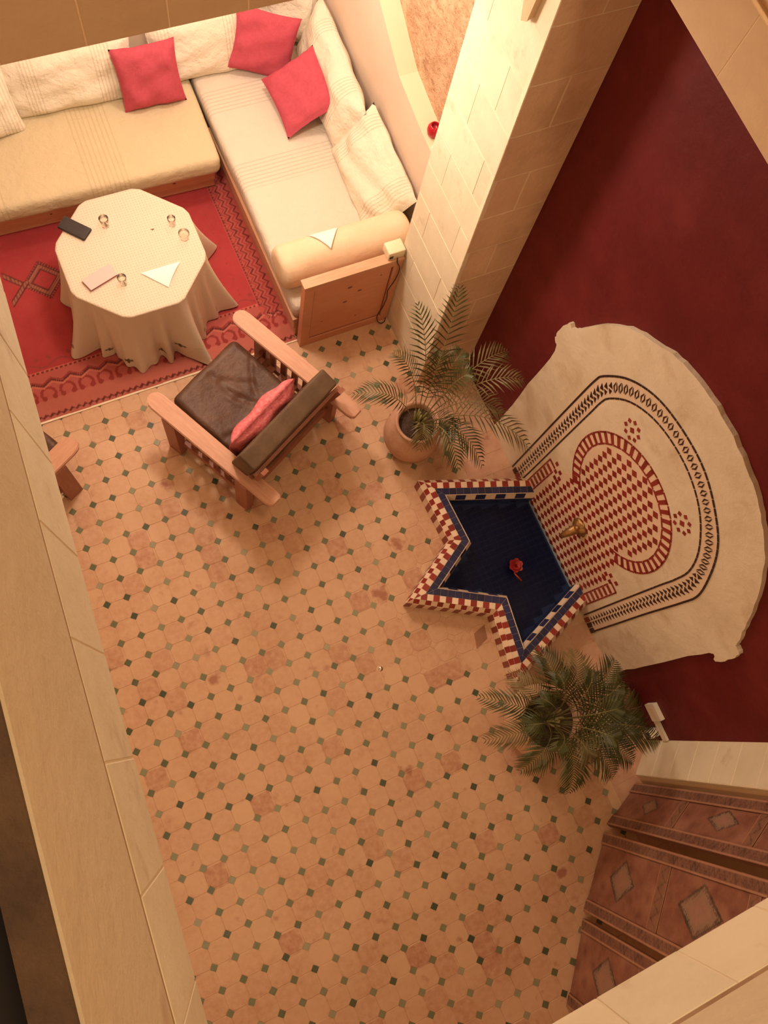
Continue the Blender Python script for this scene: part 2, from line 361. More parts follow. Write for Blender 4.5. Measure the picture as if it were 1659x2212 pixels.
def pillow(name, wd, ht, th, m, parent=None, T=None, seed=0, pinch=.10, n=26, crease=.012):
    """w along x, h along y, bulging along z, pinched corners"""
    v = []; f = []
    r = random.Random(seed); ph = [r.uniform(0, 6.28) for _ in range(4)]
    for sgn in (1, -1):
        for j in range(n + 1):
            for i in range(n + 1):
                a = -1 + 2 * i / n; b = -1 + 2 * j / n
                x = a * (1 - pinch * (1 - b * b) * abs(a) ** 2) * wd / 2; y = b * (1 - pinch * (1 - a * a) * abs(b) ** 2) * ht / 2
                e = max(0, (1 - a ** 4)) ** .55 * max(0, (1 - b ** 4)) ** .55
                z = sgn * th / 2 * e
                z += crease * e * (math.sin(a * 7 + b * 3 + ph[0]) * .5 + math.sin(b * 9 - a * 4 + ph[1]) * .4 + math.sin((a * b) * 12 + ph[2]) * .5)
                v.append((x, y, z))
    nn = (n + 1) ** 2
    for j in range(n):
        for i in range(n):
            k = j * (n + 1) + i
            f.append((k, k + 1, k + n + 2, k + n + 1)); f.append((nn + k, nn + k + n + 1, nn + k + n + 2, nn + k + 1))
    rim = [i for i in range(n + 1)] + [j * (n + 1) + n for j in range(1, n + 1)] + [n * (n + 1) + i for i in range(n - 1, -1, -1)] + [j * (n + 1) for j in range(n - 1, 0, -1)]
    for q in range(len(rim)):
        a, b = rim[q], rim[(q + 1) % len(rim)]; f.append((a, nn + a, nn + b, b))
    o = mesh(name, v, f, m, parent, True)
    if T is not None: o.matrix_local = T
    return o
def frame(c, xdir, ydir):
    """matrix with origin c, x along xdir, z = x cross y"""
    x = Vector(xdir).normalized(); z = x.cross(Vector(ydir)).normalized(); y = z.cross(x)
    return Matrix(((x.x, y.x, z.x, c[0]), (x.y, y.y, z.y, c[1]), (x.z, y.z, z.z, c[2]), (0, 0, 0, 1)))
def ashlar(parent, Pf, ul, v0, v1, ch, bw, nrm, m, th=.03, joint=.006, stag=.5, name='stone', start=0.0, jit=.15, seed=1, first=None, mortar=None):
    """dressed stones as single objects; Pf(u,v) maps the face to space"""
    r = random.Random(seed); nrm = Vector(nrm).normalized(); row = 0; v = v0
    mq = [Vector(Pf(a, b)) + nrm * q for q in (0, th - .0022) for a, b in ((0, v0), (ul, v0), (ul, v1), (0, v1))]
    mesh('mortar_bed', mq, [(0, 3, 2, 1), (4, 5, 6, 7), (0, 1, 5, 4), (1, 2, 6, 5), (2, 3, 7, 6), (3, 0, 4, 7)], mortar or ('mortar_d' if m == 'stone_brown' else 'mortar'), parent)
    while v < v1 - .02:
        vt = min(v + (first if (first and row == 0) else ch), v1); u = -(bw * stag if row % 2 else 0) + start
        while u < ul - .01:
            wd = bw * (1 + r.uniform(-jit, jit)); a = max(u, 0); b = min(u + wd, ul)
            if ul - b < .09: b = ul; 
            if b - a > .03:
                j = joint / 2; e = r.uniform(-.0008, .0008); ins = .002
                q = [(a + j, v + j), (b - j, v + j), (b - j, vt - j), (a + j, vt - j)]
                cu, cv = (a + b) / 2, (v + vt) / 2
                q2 = [(cu + (x - cu) * (1 - 2 * ins / (b - a)), cv + (y - cv) * (1 - 2 * ins / (vt - v))) for x, y in q]
                bk = [Vector(Pf(*p)) + nrm * .004 for p in q]; md = [Vector(Pf(*p)) + nrm * (th - ins + e) for p in q]; fr = [Vector(Pf(*p)) + nrm * (th + e) for p in q2]
                fc = [(8, 9, 10, 11)] + [(i, (i + 1) % 4, 4 + (i + 1) % 4, 4 + i) for i in range(4)] + [(4 + i, 4 + (i + 1) % 4, 8 + (i + 1) % 4, 8 + i) for i in range(4)] + [(3, 2, 1, 0)]
                mesh(name, bk + md + fr, fc, m, parent)
            u = b if b == ul else u + wd
        v = vt; row += 1

# ================================================================== FLOOR
floor = sempty('floor', 'courtyard floor of terracotta octagons with small green square insets', 'floor')
mb = MB(); mb.box((-3.6, -4.6, -.08), (2.05, 4.75, -.003)); mb.build('floor_bed', 'grout', floor)
h = .0741; c = .0295
OCT = [(h, -h + c), (h, h - c), (h - c, h), (-h + c, h), (-h, h - c), (-h, -h + c), (-h + c, -h), (h - c, -h)]
s = .0215 * math.sqrt(2) * .97
DIA = [(s, 0), (0, s), (-s, 0), (0, -s)]
def tilemesh(name, poly, m, z=0.0, ins=.0025):
    n = len(poly)
    v = [(x, y, z - .010) for x, y in poly] + [(x, y, z - .0015) for x, y in poly] + [(x * (1 - ins / .07), y * (1 - ins / .07), z) for x, y in poly]
    f = [tuple(range(2 * n, 3 * n))] + [(i, (i + 1) % n, n + (i + 1) % n, n + i) for i in range(n)] + [(n + i, n + (i + 1) % n, 2 * n + (i + 1) % n, 2 * n + i) for i in range(n)]
    me = bpy.data.meshes.new(name); me.from_pydata(v, [], f); me.materials.append(M[m]); me.update(); return me, v, f
om, ov, of = tilemesh('tile', OCT, 'tile'); dm, dv, df = tilemesh('cabochon', DIA, 'cab', .0005, .001)
dm2, _, _ = tilemesh('cabochon_plain', DIA, 'tile', 0)
STAR = [(1.500, 0.000), (.681, .296), (.707, -.228), (.207, -.539), (.782, -.871), (.716, -1.408), (1.500, -1.085)]
def inpoly(p, P):
    x, y = p; r = False
    for i in range(len(P)):
        (x1, y1), (x2, y2) = P[i], P[i - 1]
        if (y1 > y) != (y2 > y) and x < (x2 - x1) * (y - y1) / (y2 - y1) + x1: r = not r
    return r
def dseg(p, a, b):
    p, a, b = Vector(p), Vector(a), Vector(b); d = b - a; t = max(0, min(1, (p - a).dot(d) / d.length_squared)); return (a + d * t - p).length
def dpoly(p, P, closed=True): return min(dseg(p, P[i], P[(i + 1) % len(P)]) for i in range(len(P) if closed else len(P) - 1))
DRAIN = (-1, 6)
octs = []; cabs = []
for i in range(-20, 10):
    for j in range(-14, 27):
        cx, cy = .15 * (i + .5), -.15 * (j + .5)
        if cx < 1.12 and -3.9 < cy < 1.93 and not inpoly((cx, cy), STAR): octs.append((cx, cy))
        cx, cy = .15 * i, -.15 * j
        if cx < 1.06 and -3.9 < cy < 1.90 and not inpoly((cx, cy), STAR) and (i, j) != DRAIN:
            plain = dpoly((cx, cy), STAR) < .10 or (-.15 < (cx - .25) < .6 and -1.20 < cy < -.80)
            cabs.append((cx, cy, plain))
def vis(p): return (p[0] + .2) ** 2 * 1.3 + (p[1] + .55) ** 2 * .55 + (2.5 if p[0] < -1.45 + (p[1]) * .05 else 0)
octs.sort(key=vis); cabs.sort(key=vis)
rr = random.Random(5)
def jm(x, y, a): return Matrix.Translation((x + rr.uniform(-.0012, .0012), y + rr.uniform(-.0012, .0012), rr.uniform(-.0012, .0006))) @ Euler((rr.uniform(-.006, .006), rr.uniform(-.006, .006), rr.uniform(-a, a))).to_matrix().to_4x4()
for x, y in octs[:300]: linked('tile', om, floor, jm(x, y, .012))
rest = MB()
for x, y in octs[300:]:
    T = jm(x, y, .012); rest.add([T @ Vector(p) for p in ov], of)
o = rest.build('outer_tiles', 'tile', floor); o['kind'] = 'stuff'
for x, y, pl in cabs[:300]: linked('cabochon', dm2 if pl else dm, floor, jm(x, y, .10))
rest = MB()
for x, y, pl in cabs[300:]:
    T = jm(x, y, .10); rest.add([T @ Vector(p) for p in dv], df)
o = rest.build('outer_cabochons', 'cab', floor); o['kind'] = 'stuff'
# plain border tiles along the fountain wall
k = 0
for j in range(28):
    y0 = 1.18 - .17 * j
    for a, b in ((1.125, 1.325), (1.325, 1.525)):
        cy = y0 - .085
        if y0 < -3.6: continue
        if inpoly((a + .1, cy), STAR) and inpoly((a + .02, cy), STAR): continue
        t = MB(); t.prism([(a + .002, y0 - .168), (b - .002, y0 - .168), (b - .002, y0 - .002), (a + .002, y0 - .002)], -.010, rr.uniform(-.001, .0005))
        t.build('border_tile', 'border', floor)
t = MB(); t.prism([(.60, -1.06), (.71, -1.02), (.735, -.915), (.63, -.945)], -.002, .002); t.build('patch_tile', 'browntile', floor)
t = MB(); t.lathe([(.0, .002), (.009, .002), (.010, .001), (.0165, .001), (.018, -.002)], 20, T=Matrix.Translation((-.14, -.905, 0)))
dr = t.build('floor_drain', 'metal', None, True); tag(dr, 'tiny round pale metal drain set in the floor between green insets', 'drain')

# ================================================================== WALLS
def quadP(A, B, Cc, D):
    """A=(u0,v0) B=(u1,v0) C=(u1,v1) D=(u0,v1)"""
    A, B, Cc, D = map(Vector, (A, B, Cc, D))
    return lambda u, v: A * (1 - u) * (1 - v) + B * u * (1 - v) + Cc * u * v + D * (1 - u) * v
yb = lambda z: 1.10 + .040 * z            # courtyard face of the pillar leans back a little
# red wall
mb = MB(); mb.box((1.531, -2.22, 0), (1.75, 1.9, 6.6)); struct(mb.build('wall_east', 'redwall'), 'dark oxblood red plaster wall behind the star fountain')
# pillar between alcove and fountain
pil = sempty('pillar', 'pale dressed stone pillar between the sofa alcove and the red wall', 'pillar')
XB, YC = 1.075, 1.79
ZT = 3.84
mb = MB()
v = [(XB + .028, yb(0) + .028, 0), (1.56, yb(0) + .028, 0), (1.56, YC - .002, 0), (XB + .028, YC - .002, 0), (XB + .028, yb(4.2) + .028, 4.2), (1.56, yb(4.2) + .028, 4.2), (1.56, YC - .002, 4.2), (XB + .028, YC - .002, 4.2)]
mb.add(v, [(0, 3, 2, 1), (4, 5, 6, 7), (0, 1, 5, 4), (1, 2, 6, 5), (2, 3, 7, 6), (3, 0, 4, 7)]); mb.build('pillar_core', 'mortar', pil)
def Pb(u, v): return (XB + .030, YC - u * (YC - yb(v)) / .65, v)
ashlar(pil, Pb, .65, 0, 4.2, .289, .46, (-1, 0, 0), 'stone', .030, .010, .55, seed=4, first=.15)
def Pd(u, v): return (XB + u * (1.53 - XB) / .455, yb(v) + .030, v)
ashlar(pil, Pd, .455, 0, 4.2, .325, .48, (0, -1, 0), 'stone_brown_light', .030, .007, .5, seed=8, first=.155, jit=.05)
# brown wedge proud of the lit face, standing in for a shaded recess
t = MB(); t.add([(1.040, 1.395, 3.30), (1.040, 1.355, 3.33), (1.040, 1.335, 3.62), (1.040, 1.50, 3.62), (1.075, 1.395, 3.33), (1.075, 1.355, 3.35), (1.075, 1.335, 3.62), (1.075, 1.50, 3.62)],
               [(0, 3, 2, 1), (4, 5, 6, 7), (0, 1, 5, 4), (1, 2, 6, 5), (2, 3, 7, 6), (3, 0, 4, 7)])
t.build('recess_shade_wedge', 'stone_brown', pil)
# splayed stone pier on the right of the red wall
pr = sempty('pier', 'pale splayed stone pier beside the folding screen and red wall', 'pillar')
A0, A1 = Vector((1.53, -2.20, 0)), Vector((1.325, -2.385, 0)); dA = (A1 - A0).normalized(); nA = Vector((-.66, .75, 0)).normalized()
nA = Vector((dA.y, -dA.x, 0)); nA = nA if nA.y > 0 else -nA
mb = MB(); q = [A0 - nA * .03, A1 - nA * .03, A1 - nA * .03 + Vector((.35, -.35, 0)), A0 + Vector((.35, -.2, 0))]
mb.prism([(p.x, p.y) for p in q], 0, 6.6); mb.build('pier_core', 'mortar', pr)
LA = (A1 - A0).length
def Pp(u, v): p = A0 + dA * u - nA * .03; return (p.x, p.y, v)
ashlar(pr, Pp, LA, 0, 3.9, .26, LA * 1.02, nA, 'stone', .03, .005, 0, seed=5, jit=0)
mb = MB(); mb.prism([(1.345, -2.41), (1.75, -2.41), (1.75, -4.6), (1.46, -4.6)], 0, 6.6)
struct(mb.build('wall_southeast', 'stone_brown'), 'brown wall in shadow behind the folding screen')
mb = MB(); mb.box((-3.6, -4.75, 0), (1.75, -4.6, 6.6)); struct(mb.build('wall_south_back', 'stone_brown'), 'back wall of the room under the south gallery')
# alcove walls
mb = MB()
prof = [(1.79, 1.24), (2.45, 1.275), (2.86, 1.345), (3.30, 1.585), (3.75, 1.82), (4.45, 2.05)]
v = []
for y, z in prof: v += [(1.45, y, 0), (1.45, y, z), (1.62, y, z), (1.62, y, 0)]
f = []
for i in range(len(prof) - 1):
    a = 4 * i; b = a + 4
    f += [(a, b, b + 1, a + 1), (a + 1, b + 1, b + 2, a + 2)]
n0 = len(f)
walr = mesh('wall_alcove_right', v, f, None, None, False, ['peach', 'ledge'], [0 if k % 2 == 0 else 1 for k in range(len(f))])
struct(walr, 'smooth peach plaster dado with a cream ledge behind the right sofa')
mb = MB(); mb.box((1.60, 1.79, .9), (1.9, 4.6, 4.2)); struct(mb.build('wall_alcove_stone', 'rubble'), 'rough brown stone wall above the cream ledge')
mb = MB(); mb.box((-3.6, 4.45, 0), (1.9, 4.7, 4.2)); struct(mb.build('wall_north', 'peach'), 'plaster wall behind the left sofa')
mb = MB(); mb.box((-3.75, -4.7, 0), (-3.6, 4.7, 6.6)); struct(mb.build('wall_west_back', 'plaster'), 'far west wall behind the gallery')
mb = MB(); mb.box((-3.6, 1.62, 3.86), (1.9, 4.7, 4.2)); struct(mb.build('ceiling_alcove', 'peach'), 'plain ceiling over the sofa alcove', 'ceiling')
# lintel wall over the alcove (north)
ZN = 3.80
wn_ = sempty('wall_lintel_north', 'brown stone lintel wall above the sofa alcove')
mb = MB(); mb.box((-1.9, yb(4) + .03, ZN), (1.10, 1.62, 6.6)); mb.build('lintel_core', 'mortar_d', wn_)
def Pn(u, v): return (-1.9 + u, yb(4) + .03, v)
ashlar(wn_, Pn, 3.0, ZN, ZN + .44, .44, .279, (0, -1, 0), 'stone_brown', .03, .006, 0, start=-.049, jit=0, seed=2)
ashlar(wn_, Pn, 3.0, ZN + .44, 6.6, .5, .6, (0, -1, 0), 'stone_brown', .027, .004, .5, seed=3)
# east lintel
we = sempty('wall_lintel_east', 'tan stone wall of the upper floor above the red recess')
mb = MB(); mb.box((1.10, -1.9, 4.0), (1.53, yb(4), 6.6)); mb.build('lintel_core', 'mortar_d', we)
def Pe(u, v): return (1.10, yb(4) - u, v)
ashlar(we, Pe, 3.15, 3.99, 4.245, .255, .42, (-1, 0, 0), 'stone_brown', .03, .003, 0, seed=12)
ashlar(we, Pe, 3.15, 4.275, 6.6, .5, .6, (-1, 0, 0), 'stone_brown', .02, .003, .5, seed=13)
# south lintel
ws = sempty('wall_lintel_south', 'pale tan stone lintel at the lower right corner')
mb = MB(); mb.box((-1.6, -2.2, 4.02), (1.10, -1.88, 6.6)); mb.build('lintel_core', 'mortar', ws)
def Ps(u, v): return (-1.6 + u, -1.88, v)
ashlar(ws, Ps, 2.7, 4.02, 4.285, .265, .232, (0, 1, 0), 'stone', .03, .003, 0, start=-.18, jit=0, seed=6)
mb = MB(); mb.box((-1.6, -1.88, 4.302), (1.10, -1.8505, 6.6)); mb.build('plaster_band', 'plaster', ws)
mb = MB(); mb.box((-1.6, -1.878, 4.285), (1.10, -1.8512, 4.3015)); mb.build('groove', 'joint', ws)
# west lintel / parapet, a few degrees off square
W0 = Vector((-1.300, .82, 0)); dW = Vector((-.1368, -1.929, 0)).normalized(); nW = Vector((-dW.y, dW.x, 0)); nW = nW if nW.x > 0 else -nW
ww = sempty('wall_parapet_west', 'pale stone lintel and smooth plaster parapet along the left')
def Pw(u, v): p = W0 + dW * u - nW * .03; return (p.x, p.y, v)
def wbox(u0, u1, d0, d1, z0, z1, name, m, parent=ww):
    t = MB(); q = [W0 + dW * u0 - nW * d0, W0 + dW * u1 - nW * d0, W0 + dW * u1 - nW * d1, W0 + dW * u0 - nW * d1]
    t.prism([(p.x, p.y) for p in q][::-1], z0, z1); return t.build(name, m, parent)
W0b = W0.copy(); W0 = W0b - dW * .5
wbox(0, 3.6, .03, .062, 3.90, 4.862, 'parapet_core', 'mortar')
ashlar(ww, Pw, 3.6, 3.885, 4.272, .387, .268, nW, 'stone', .03, .005, 0, start=-.185, jit=0, seed=9)
wbox(0, 3.6, .0005, .035, 4.290, 4.862, 'plaster_band', 'plaster')
wbox(0, 3.6, .0012, .045, 4.272, 4.2895, 'groove', 'joint')
wbox(0, 3.6, .006, .062, 4.862, 4.872, 'coping', 'coping')
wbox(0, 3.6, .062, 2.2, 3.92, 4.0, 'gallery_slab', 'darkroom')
wbox(0, 3.6, .0625, .32, 4.0, 4.70, 'gallery_dark_block', 'blackplastic')  # black block standing in for the unlit gallery behind the parapet
W0 = W0b

# ================================================================== RUG (pattern woven = flat print in vertex colour)
def paint(name, u0, u1, v0, v1, res, fn, place, m, parent=None, relief=None):
    nu = int(round((u1 - u0) / res)); nv = int(round((v1 - v0) / res))
    U = np.linspace(u0, u1, nu + 1); V = np.linspace(v0, v1, nv + 1)
    UU, VV = np.meshgrid(U, V)
    col = fn(UU, VV)
    pos = place(UU, VV).reshape(-1, 3)
    me = bpy.data.meshes.new(name)
    idx = (np.arange(nv)[:, None] * (nu + 1) + np.arange(nu)[None, :]).ravel()
    faces = np.stack([idx, idx + 1, idx + nu + 2, idx + nu + 1], 1)
    me.vertices.add(len(pos)); me.vertices.foreach_set('co', pos.astype(np.float32).ravel())
    me.loops.add(faces.size); me.loops.foreach_set('vertex_index', faces.astype(np.int32).ravel())
    me.polygons.add(len(faces)); me.polygons.foreach_set('loop_start', np.arange(0, faces.size, 4, dtype=np.int32))
    me.polygons.foreach_set('loop_total', np.full(len(faces), 4, dtype=np.int32))
    me.update(calc_edges=True)
    ca = me.color_attributes.new('Col', 'FLOAT_COLOR', 'POINT')
    ca.data.foreach_set('color', np.concatenate([col.reshape(-1, 3), np.ones((len(pos), 1))], 1).astype(np.float32).ravel())
    me.materials.append(M[m]); me.polygons.foreach_set('use_smooth', [True] * len(me.polygons))
    o = bpy.data.objects.new(name, me); C.objects.link(o)
    if parent: o.parent = parent
    return o
RX0, RX1, RY0, RY1 = -2.75, .285, 1.795, 3.52
def lay(col, mask, c, a=1.0):
    mk = np.clip(mask, 0, 1)[..., None] * a; return col * (1 - mk) + np.array(c) * mk
def tri(x, p): return np.abs(((x / p) % 1) * 2 - 1)
def rugcol(x, y):
    col = np.zeros(x.shape + (3,)) + np.array((.40, .040, .045))
    n = np.sin(x * 7 + np.sin(y * 5) * 2) * np.sin(y * 9 + x * 2)
    col = lay(col, .5 + .5 * n, (.34, .027, .034), .6)
    dy = y - RY0; dx = RX1 - x
    edge = (.46, .125, .095); dk = (.115, .018, .016); md = (.27, .040, .034)
    b1 = dy < .395
    col = lay(col, b1 * 1., (.44, .095, .080))
    hook = (.27, .03, .026)
    # outer chain
    col = lay(col, (dy < .16) * 1., edge)
    ch = np.abs(dy - .034 - .008 * np.sin(x * 2 * PI / .05)) < (.006 + .006 * (tri(x, .05) > .5)); col = lay(col, ch * 1., dk)
    # big hooked crenellations
    def hooks(col, y0, s, per, c):
        t = ((x / per) % 1) - .5
        ring = np.abs(np.hypot(t * per, (y - y0) * 1.0) - .052) < .011
        ring &= ((y - y0) * s > -.035)
        col = lay(col, ring * 1., c)
        for sx in (-1, 1):
            d = np.hypot(t * per - sx * .040, (y - y0) + s * .030); col = lay(col, (d < .020) * 1., c); 
        st = (np.abs(np.abs(t) * per - .052) < .008) & (np.abs(y - y0 - s * -.01) < .03); col = lay(col, st * 1., c)
        return col
    col = hooks(col, RY0 + .205, 1, .145, hook)
    zz = .275 + .030 * tri(x + .02, .145) * 1.3
    for k, c_ in ((0, dk), (.017, md), (-.017, (.55, .16, .11))): col = lay(col, (np.abs(dy - zz - k) < .0078) * 1., c_)
    col = lay(col, ((np.abs(dy - .392) < .011)) * 1., (.55, .12, .09))
    col = lay(col, ((np.abs(dy - .392) < .0075) & (tri(x, .036) > .5)) * 1., dk)
    sc = .45 + .022 * np.cos(x * 2 * PI / .25)
    col = lay(col, (np.abs(dy - sc) < .008) * 1., md); 
    for sx in (-.05, .05):
        d = np.hypot((((x + sx) / .25) % 1 - .5) * .25, dy - .50); col = lay(col, (d < .018) * 1., md)
    # right hand border
    rb = (dx < .185) & (dy > .30)
    col = lay(col, rb * 1., (.43, .075, .065))
    for off, c_, hw in ((.018, dk, .008), (.056, md, .009), (.094, dk, .008), (.126, md, .007)):
        z = off + .019 * tri(y, .075) * 2
        col = lay(col, ((np.abs(dx - z) < hw) & (dy > .25)) * 1., c_)
    col = lay(col, ((np.abs(dx - .175) < .004) & (dy > .37)) * 1., md)
    col = lay(col, ((np.abs(dx - .167) < .006) & (tri(y, .026) > .5) & (dy > .37)) * 1., dk)
    for k in range(8):
        yy = RY0 + .55 + .15 * k
        for q in (-.02, .02): col = lay(col, (np.hypot(x - .0, (y - yy - q) * 1.2) < .008) * 1., md)
    # large outlined diamond with arms
    lx, ly = x + 1.40, y - 2.945
    def dl(d, w): return (np.abs(d) < w)
    rr_ = np.abs(lx) + np.abs(ly)
    band = (rr_ > .095) & (rr_ < .165)
    col = lay(col, band * 1., (.33, .12, .08))
    teeth = ((rr_ > .150) & (rr_ < .182) & (tri((lx - ly), .032) > .45) & (np.sign(lx * ly) > 0)) | ((rr_ > .150) & (rr_ < .182) & (tri((lx + ly), .032) > .45) & (np.sign(lx * ly) <= 0))
    col = lay(col, teeth * 1., dk); col = lay(col, dl(rr_ - .150, .007) * 1., dk); col = lay(col, dl(rr_ - .100, .009) * 1., dk)
    tk = ((rr_ > .1) & (rr_ < .15) & (tri(lx - ly, .03) > .6)); col = lay(col, tk * 1., dk, .55)
    for sg in (1, -1):
        a = (lx + .16) + sg * ly      # along arm direction when both negative
        along = -(lx + .13); perp = (lx + .155) + sg * ly
        arm = (np.abs(perp) < .034) & (lx < -.12) & (lx > -.29) & (sg * ly > -.03)
        col = lay(col, arm * 1., (.33, .12, .08)); col = lay(col, (arm & (np.abs(np.abs(perp) - .028) < .008)) * 1., dk); col = lay(col, (arm & (tri(lx, .024) > .6)) * 1., dk, .7)
    col = lay(col, dl(np.maximum(np.abs(lx), np.abs(ly)) - .022, .004) * 1., md)
    return col
rg = thing('area_rug', 'red wool rug with hooked dark borders under the octagonal table', 'rug')
paint('rug_pile', RX0, RX1, RY0, RY1, .0072, rugcol, lambda u, v: np.stack([u, v, .009 + .0012 * np.sin(u * 11 + v * 3) + .001 * np.sin(v * 17)], -1), 'rug', rg)
t = MB(); t.box((RX0, RY0 + .002, .0008), (RX1, RY1, .0050)); t.build('rug_backing', 'iron', rg)
t = MB(); t.box((RX0, RY0 - .012, .001), (RX1, RY0 + .003, .009)); t.build('rug_edge', 'mortar', rg)

# ================================================================== SOFAS
def knots(parent, pts, T=None):
    for p, r_, ax in pts:
        t = MB()
        ring = [(math.cos(k * PI / 5) * r_ * 1.3, math.sin(k * PI / 5) * r_ * .8) for k in range(10)]
        Rm = {'-y': Matrix.Rotation(PI / 2, 4, 'X'), '-x': Matrix.Rotation(-PI / 2, 4, 'Y')}[ax]
        t.prism(ring, -.0005, .0012, Matrix.Translation(p) @ Rm); t.build('knot', 'knot', parent)
sl = thing('sofa', 'long cream covered bench sofa on a pine base behind the table', 'sofa', (-1.05, 3.80, 0), math.radians(-2.2))
def sl_plank(lo, hi, name, m='pine'): t = MB(); t.box(lo, hi); return t.build(name, m, sl)
sl_plank((-1.7, -.40, .02), (1.24, -.365, .13), 'base_board')
sl_plank((-1.7, -.425, .13), (1.24, -.365, .235), 'front_board')
sl_plank((-1.7, -.44, .235), (1.24, -.365, .262), 'seat_rail')
sl_plank((-1.7, -.36, .02), (1.24, .55, .25), 'box_body')
softbox('mattress', (3.02, 1.10, .185), .06, 'cover_left', sl, None, (40, 16, 3), .006, 5, 3, objT=Matrix.Translation((-.22, .05, .357)))
knots(sl, [((.45, -.426, .18), .012, '-y'), ((.9, -.426, .19), .010, '-y'), ((-.1, -.426, .17), .008, '-y')])
sr = thing('daybed', 'white covered bench sofa along the peach wall with pine end panel', 'sofa', (.86, 3.1, 0))
def sr_box(lo, hi, name, m): t = MB(); t.box(lo, hi); return t.build(name, m, sr)
# local = world - (.86,3.1,0)
sr_box((-.575, -1.265, .012), (-.545, .60, .13), 'base_board', 'piney')
sr_box((-.590, -1.265, .13), (-.545, .60, .25), 'front_board', 'piney')
sr_box((-.60, -1.265, .25), (-.545, .60, .275), 'seat_rail', 'piney')
sr_box((-.545, -1.26, .012), (.58, 1.30, .26), 'box_body', 'piney')
softbox('mattress', (1.16, 2.62, .19), .055, 'cover_right', sr, None, (16, 36, 3), .006, 5, 8, objT=Matrix.Translation((-.012, .045, .365)))
ep = MB(); ep.box((-.575, -1.36, .0), (.205, -1.315, .90)); epo = ep.build('end_panel', 'pinez', sr)
for lo, hi in (((-.575, -1.374, .835), (.205, -1.36, .90)), ((-.575, -1.374, .0), (.205, -1.36, .085)), ((-.575, -1.374, .085), (-.50, -1.36, .835)), ((.135, -1.374, .085), (.205, -1.36, .835))):
    t = MB(); t.box(lo, hi); t.build('panel_trim', 'pinez', epo)
for lo, hi in (((-.500, -1.3612, .826), (.135, -1.36, .835)), ((-.500, -1.3612, .085), (.135, -1.36, .094)), ((-.500, -1.3612, .094), (-.491, -1.36, .826)), ((.126, -1.3612, .094), (.135, -1.36, .826))):
    t = MB(); t.box(lo, hi); t.build('recess_shade_strip', 'knot', epo)  # dark strips painting the shade line where the panel sits back from its trim
t = MB(); t.box((-.585, -1.382, .90), (.205, -1.305, .922)); t.build('top_cap', 'pine', epo)
knots(epo, [((-.20, -1.3603, .70), .016, '-y'), ((-.11, -1.3603, .61), .014, '-y'), ((-.22, -1.3603, .50), .014, '-y'), ((-.40, -1.3603, .30), .006, '-y'), ((.05, -1.3603, .74), .007, '-y'), ((-.1, -1.3603, .22), .007, '-y')])
# bolster
def bolster(name, x0, x1, y, z, r, m):
    t = MB(); n = 28; prof = [(.001, 0), (r * .55, .002), (r * .86, .012), (r * .97, .035), (r, .08), (r, x1 - x0 - .08), (r * .97, x1 - x0 - .035), (r * .86, x1 - x0 - .012), (r * .5, x1 - x0), (.001, x1 - x0)]
    pr_ = []
    for (a, b), (c_, d) in zip(prof, prof[1:]):
        k = max(1, int(abs(d - b) / .06)); pr_ += [(a + (c_ - a) * i / k, b + (d - b) * i / k) for i in range(k)]
    pr_.append(prof[-1])
    t.lathe(pr_, n, T=Matrix.Translation((x0, y, z)) @ Matrix.Rotation(PI / 2, 4, 'Y'), wob=lambda th, zz: .03 * math.sin(th * 2 + 1) + .012 * math.sin(th * 5 + zz * 9))
    return t.build(name, m, None, True)
bo = bolster('bolster', .225, 1.30, 2.10, .62, .168, 'bolster'); tag(bo, 'long cream bolster lying across the daybed beside its pine end panel', 'cushion')
nap = MB(); nap.add([(.575, 2.27, .775), (.83, 2.22, .782), (.675, 2.12, .802), (.70, 2.20, .802)], [(0, 2, 3), (2, 1, 3), (0, 3, 1)])
def napkin(name, P, z, label, grp=None, lift=.012, drape=None):
    t = MB()
    for k, (sh, zz) in enumerate(((0, 0), (.012, .003), (.02, .006))):
        q = [Vector(p) for p in P]; cc = sum(q, Vector((0, 0))) / 3
        q = [p + (cc - p) * sh * 2 for p in q]
        n = 8; ids = {}; vs = []; fs = []
        for i in range(n + 1):
            for j in range(n + 1 - i):
                a, b = i / n, j / n; p = q[0] * (1 - a - b) + q[1] * a + q[2] * b
                hgt = (drape(p.x, p.y) if drape else z) + zz + lift * a * b * 3 * (k / 2)
                ids[(i, j)] = len(vs); vs.append((p.x, p.y, hgt))
        for i in range(n):
            for j in range(n - i):
                fs.append((ids[(i, j)], ids[(i + 1, j)], ids[(i, j + 1)]))
                if i + j < n - 1: fs.append((ids[(i + 1, j)], ids[(i + 1, j + 1)], ids[(i, j + 1)]))
        t.add(vs, fs)
    o = t.build(name, 'white', None, False)
    tag(o, label, 'napkin', grp); return o
napkin('paper_napkin', [(.50, 2.24), (.755, 2.21), (.62, 2.03)], 0, 'white folded napkin lying on the cream bolster', None, .004, lambda x, y: .63 + math.sqrt(max(.0001, .172 ** 2 - (y - 2.08) ** 2)) + .003)
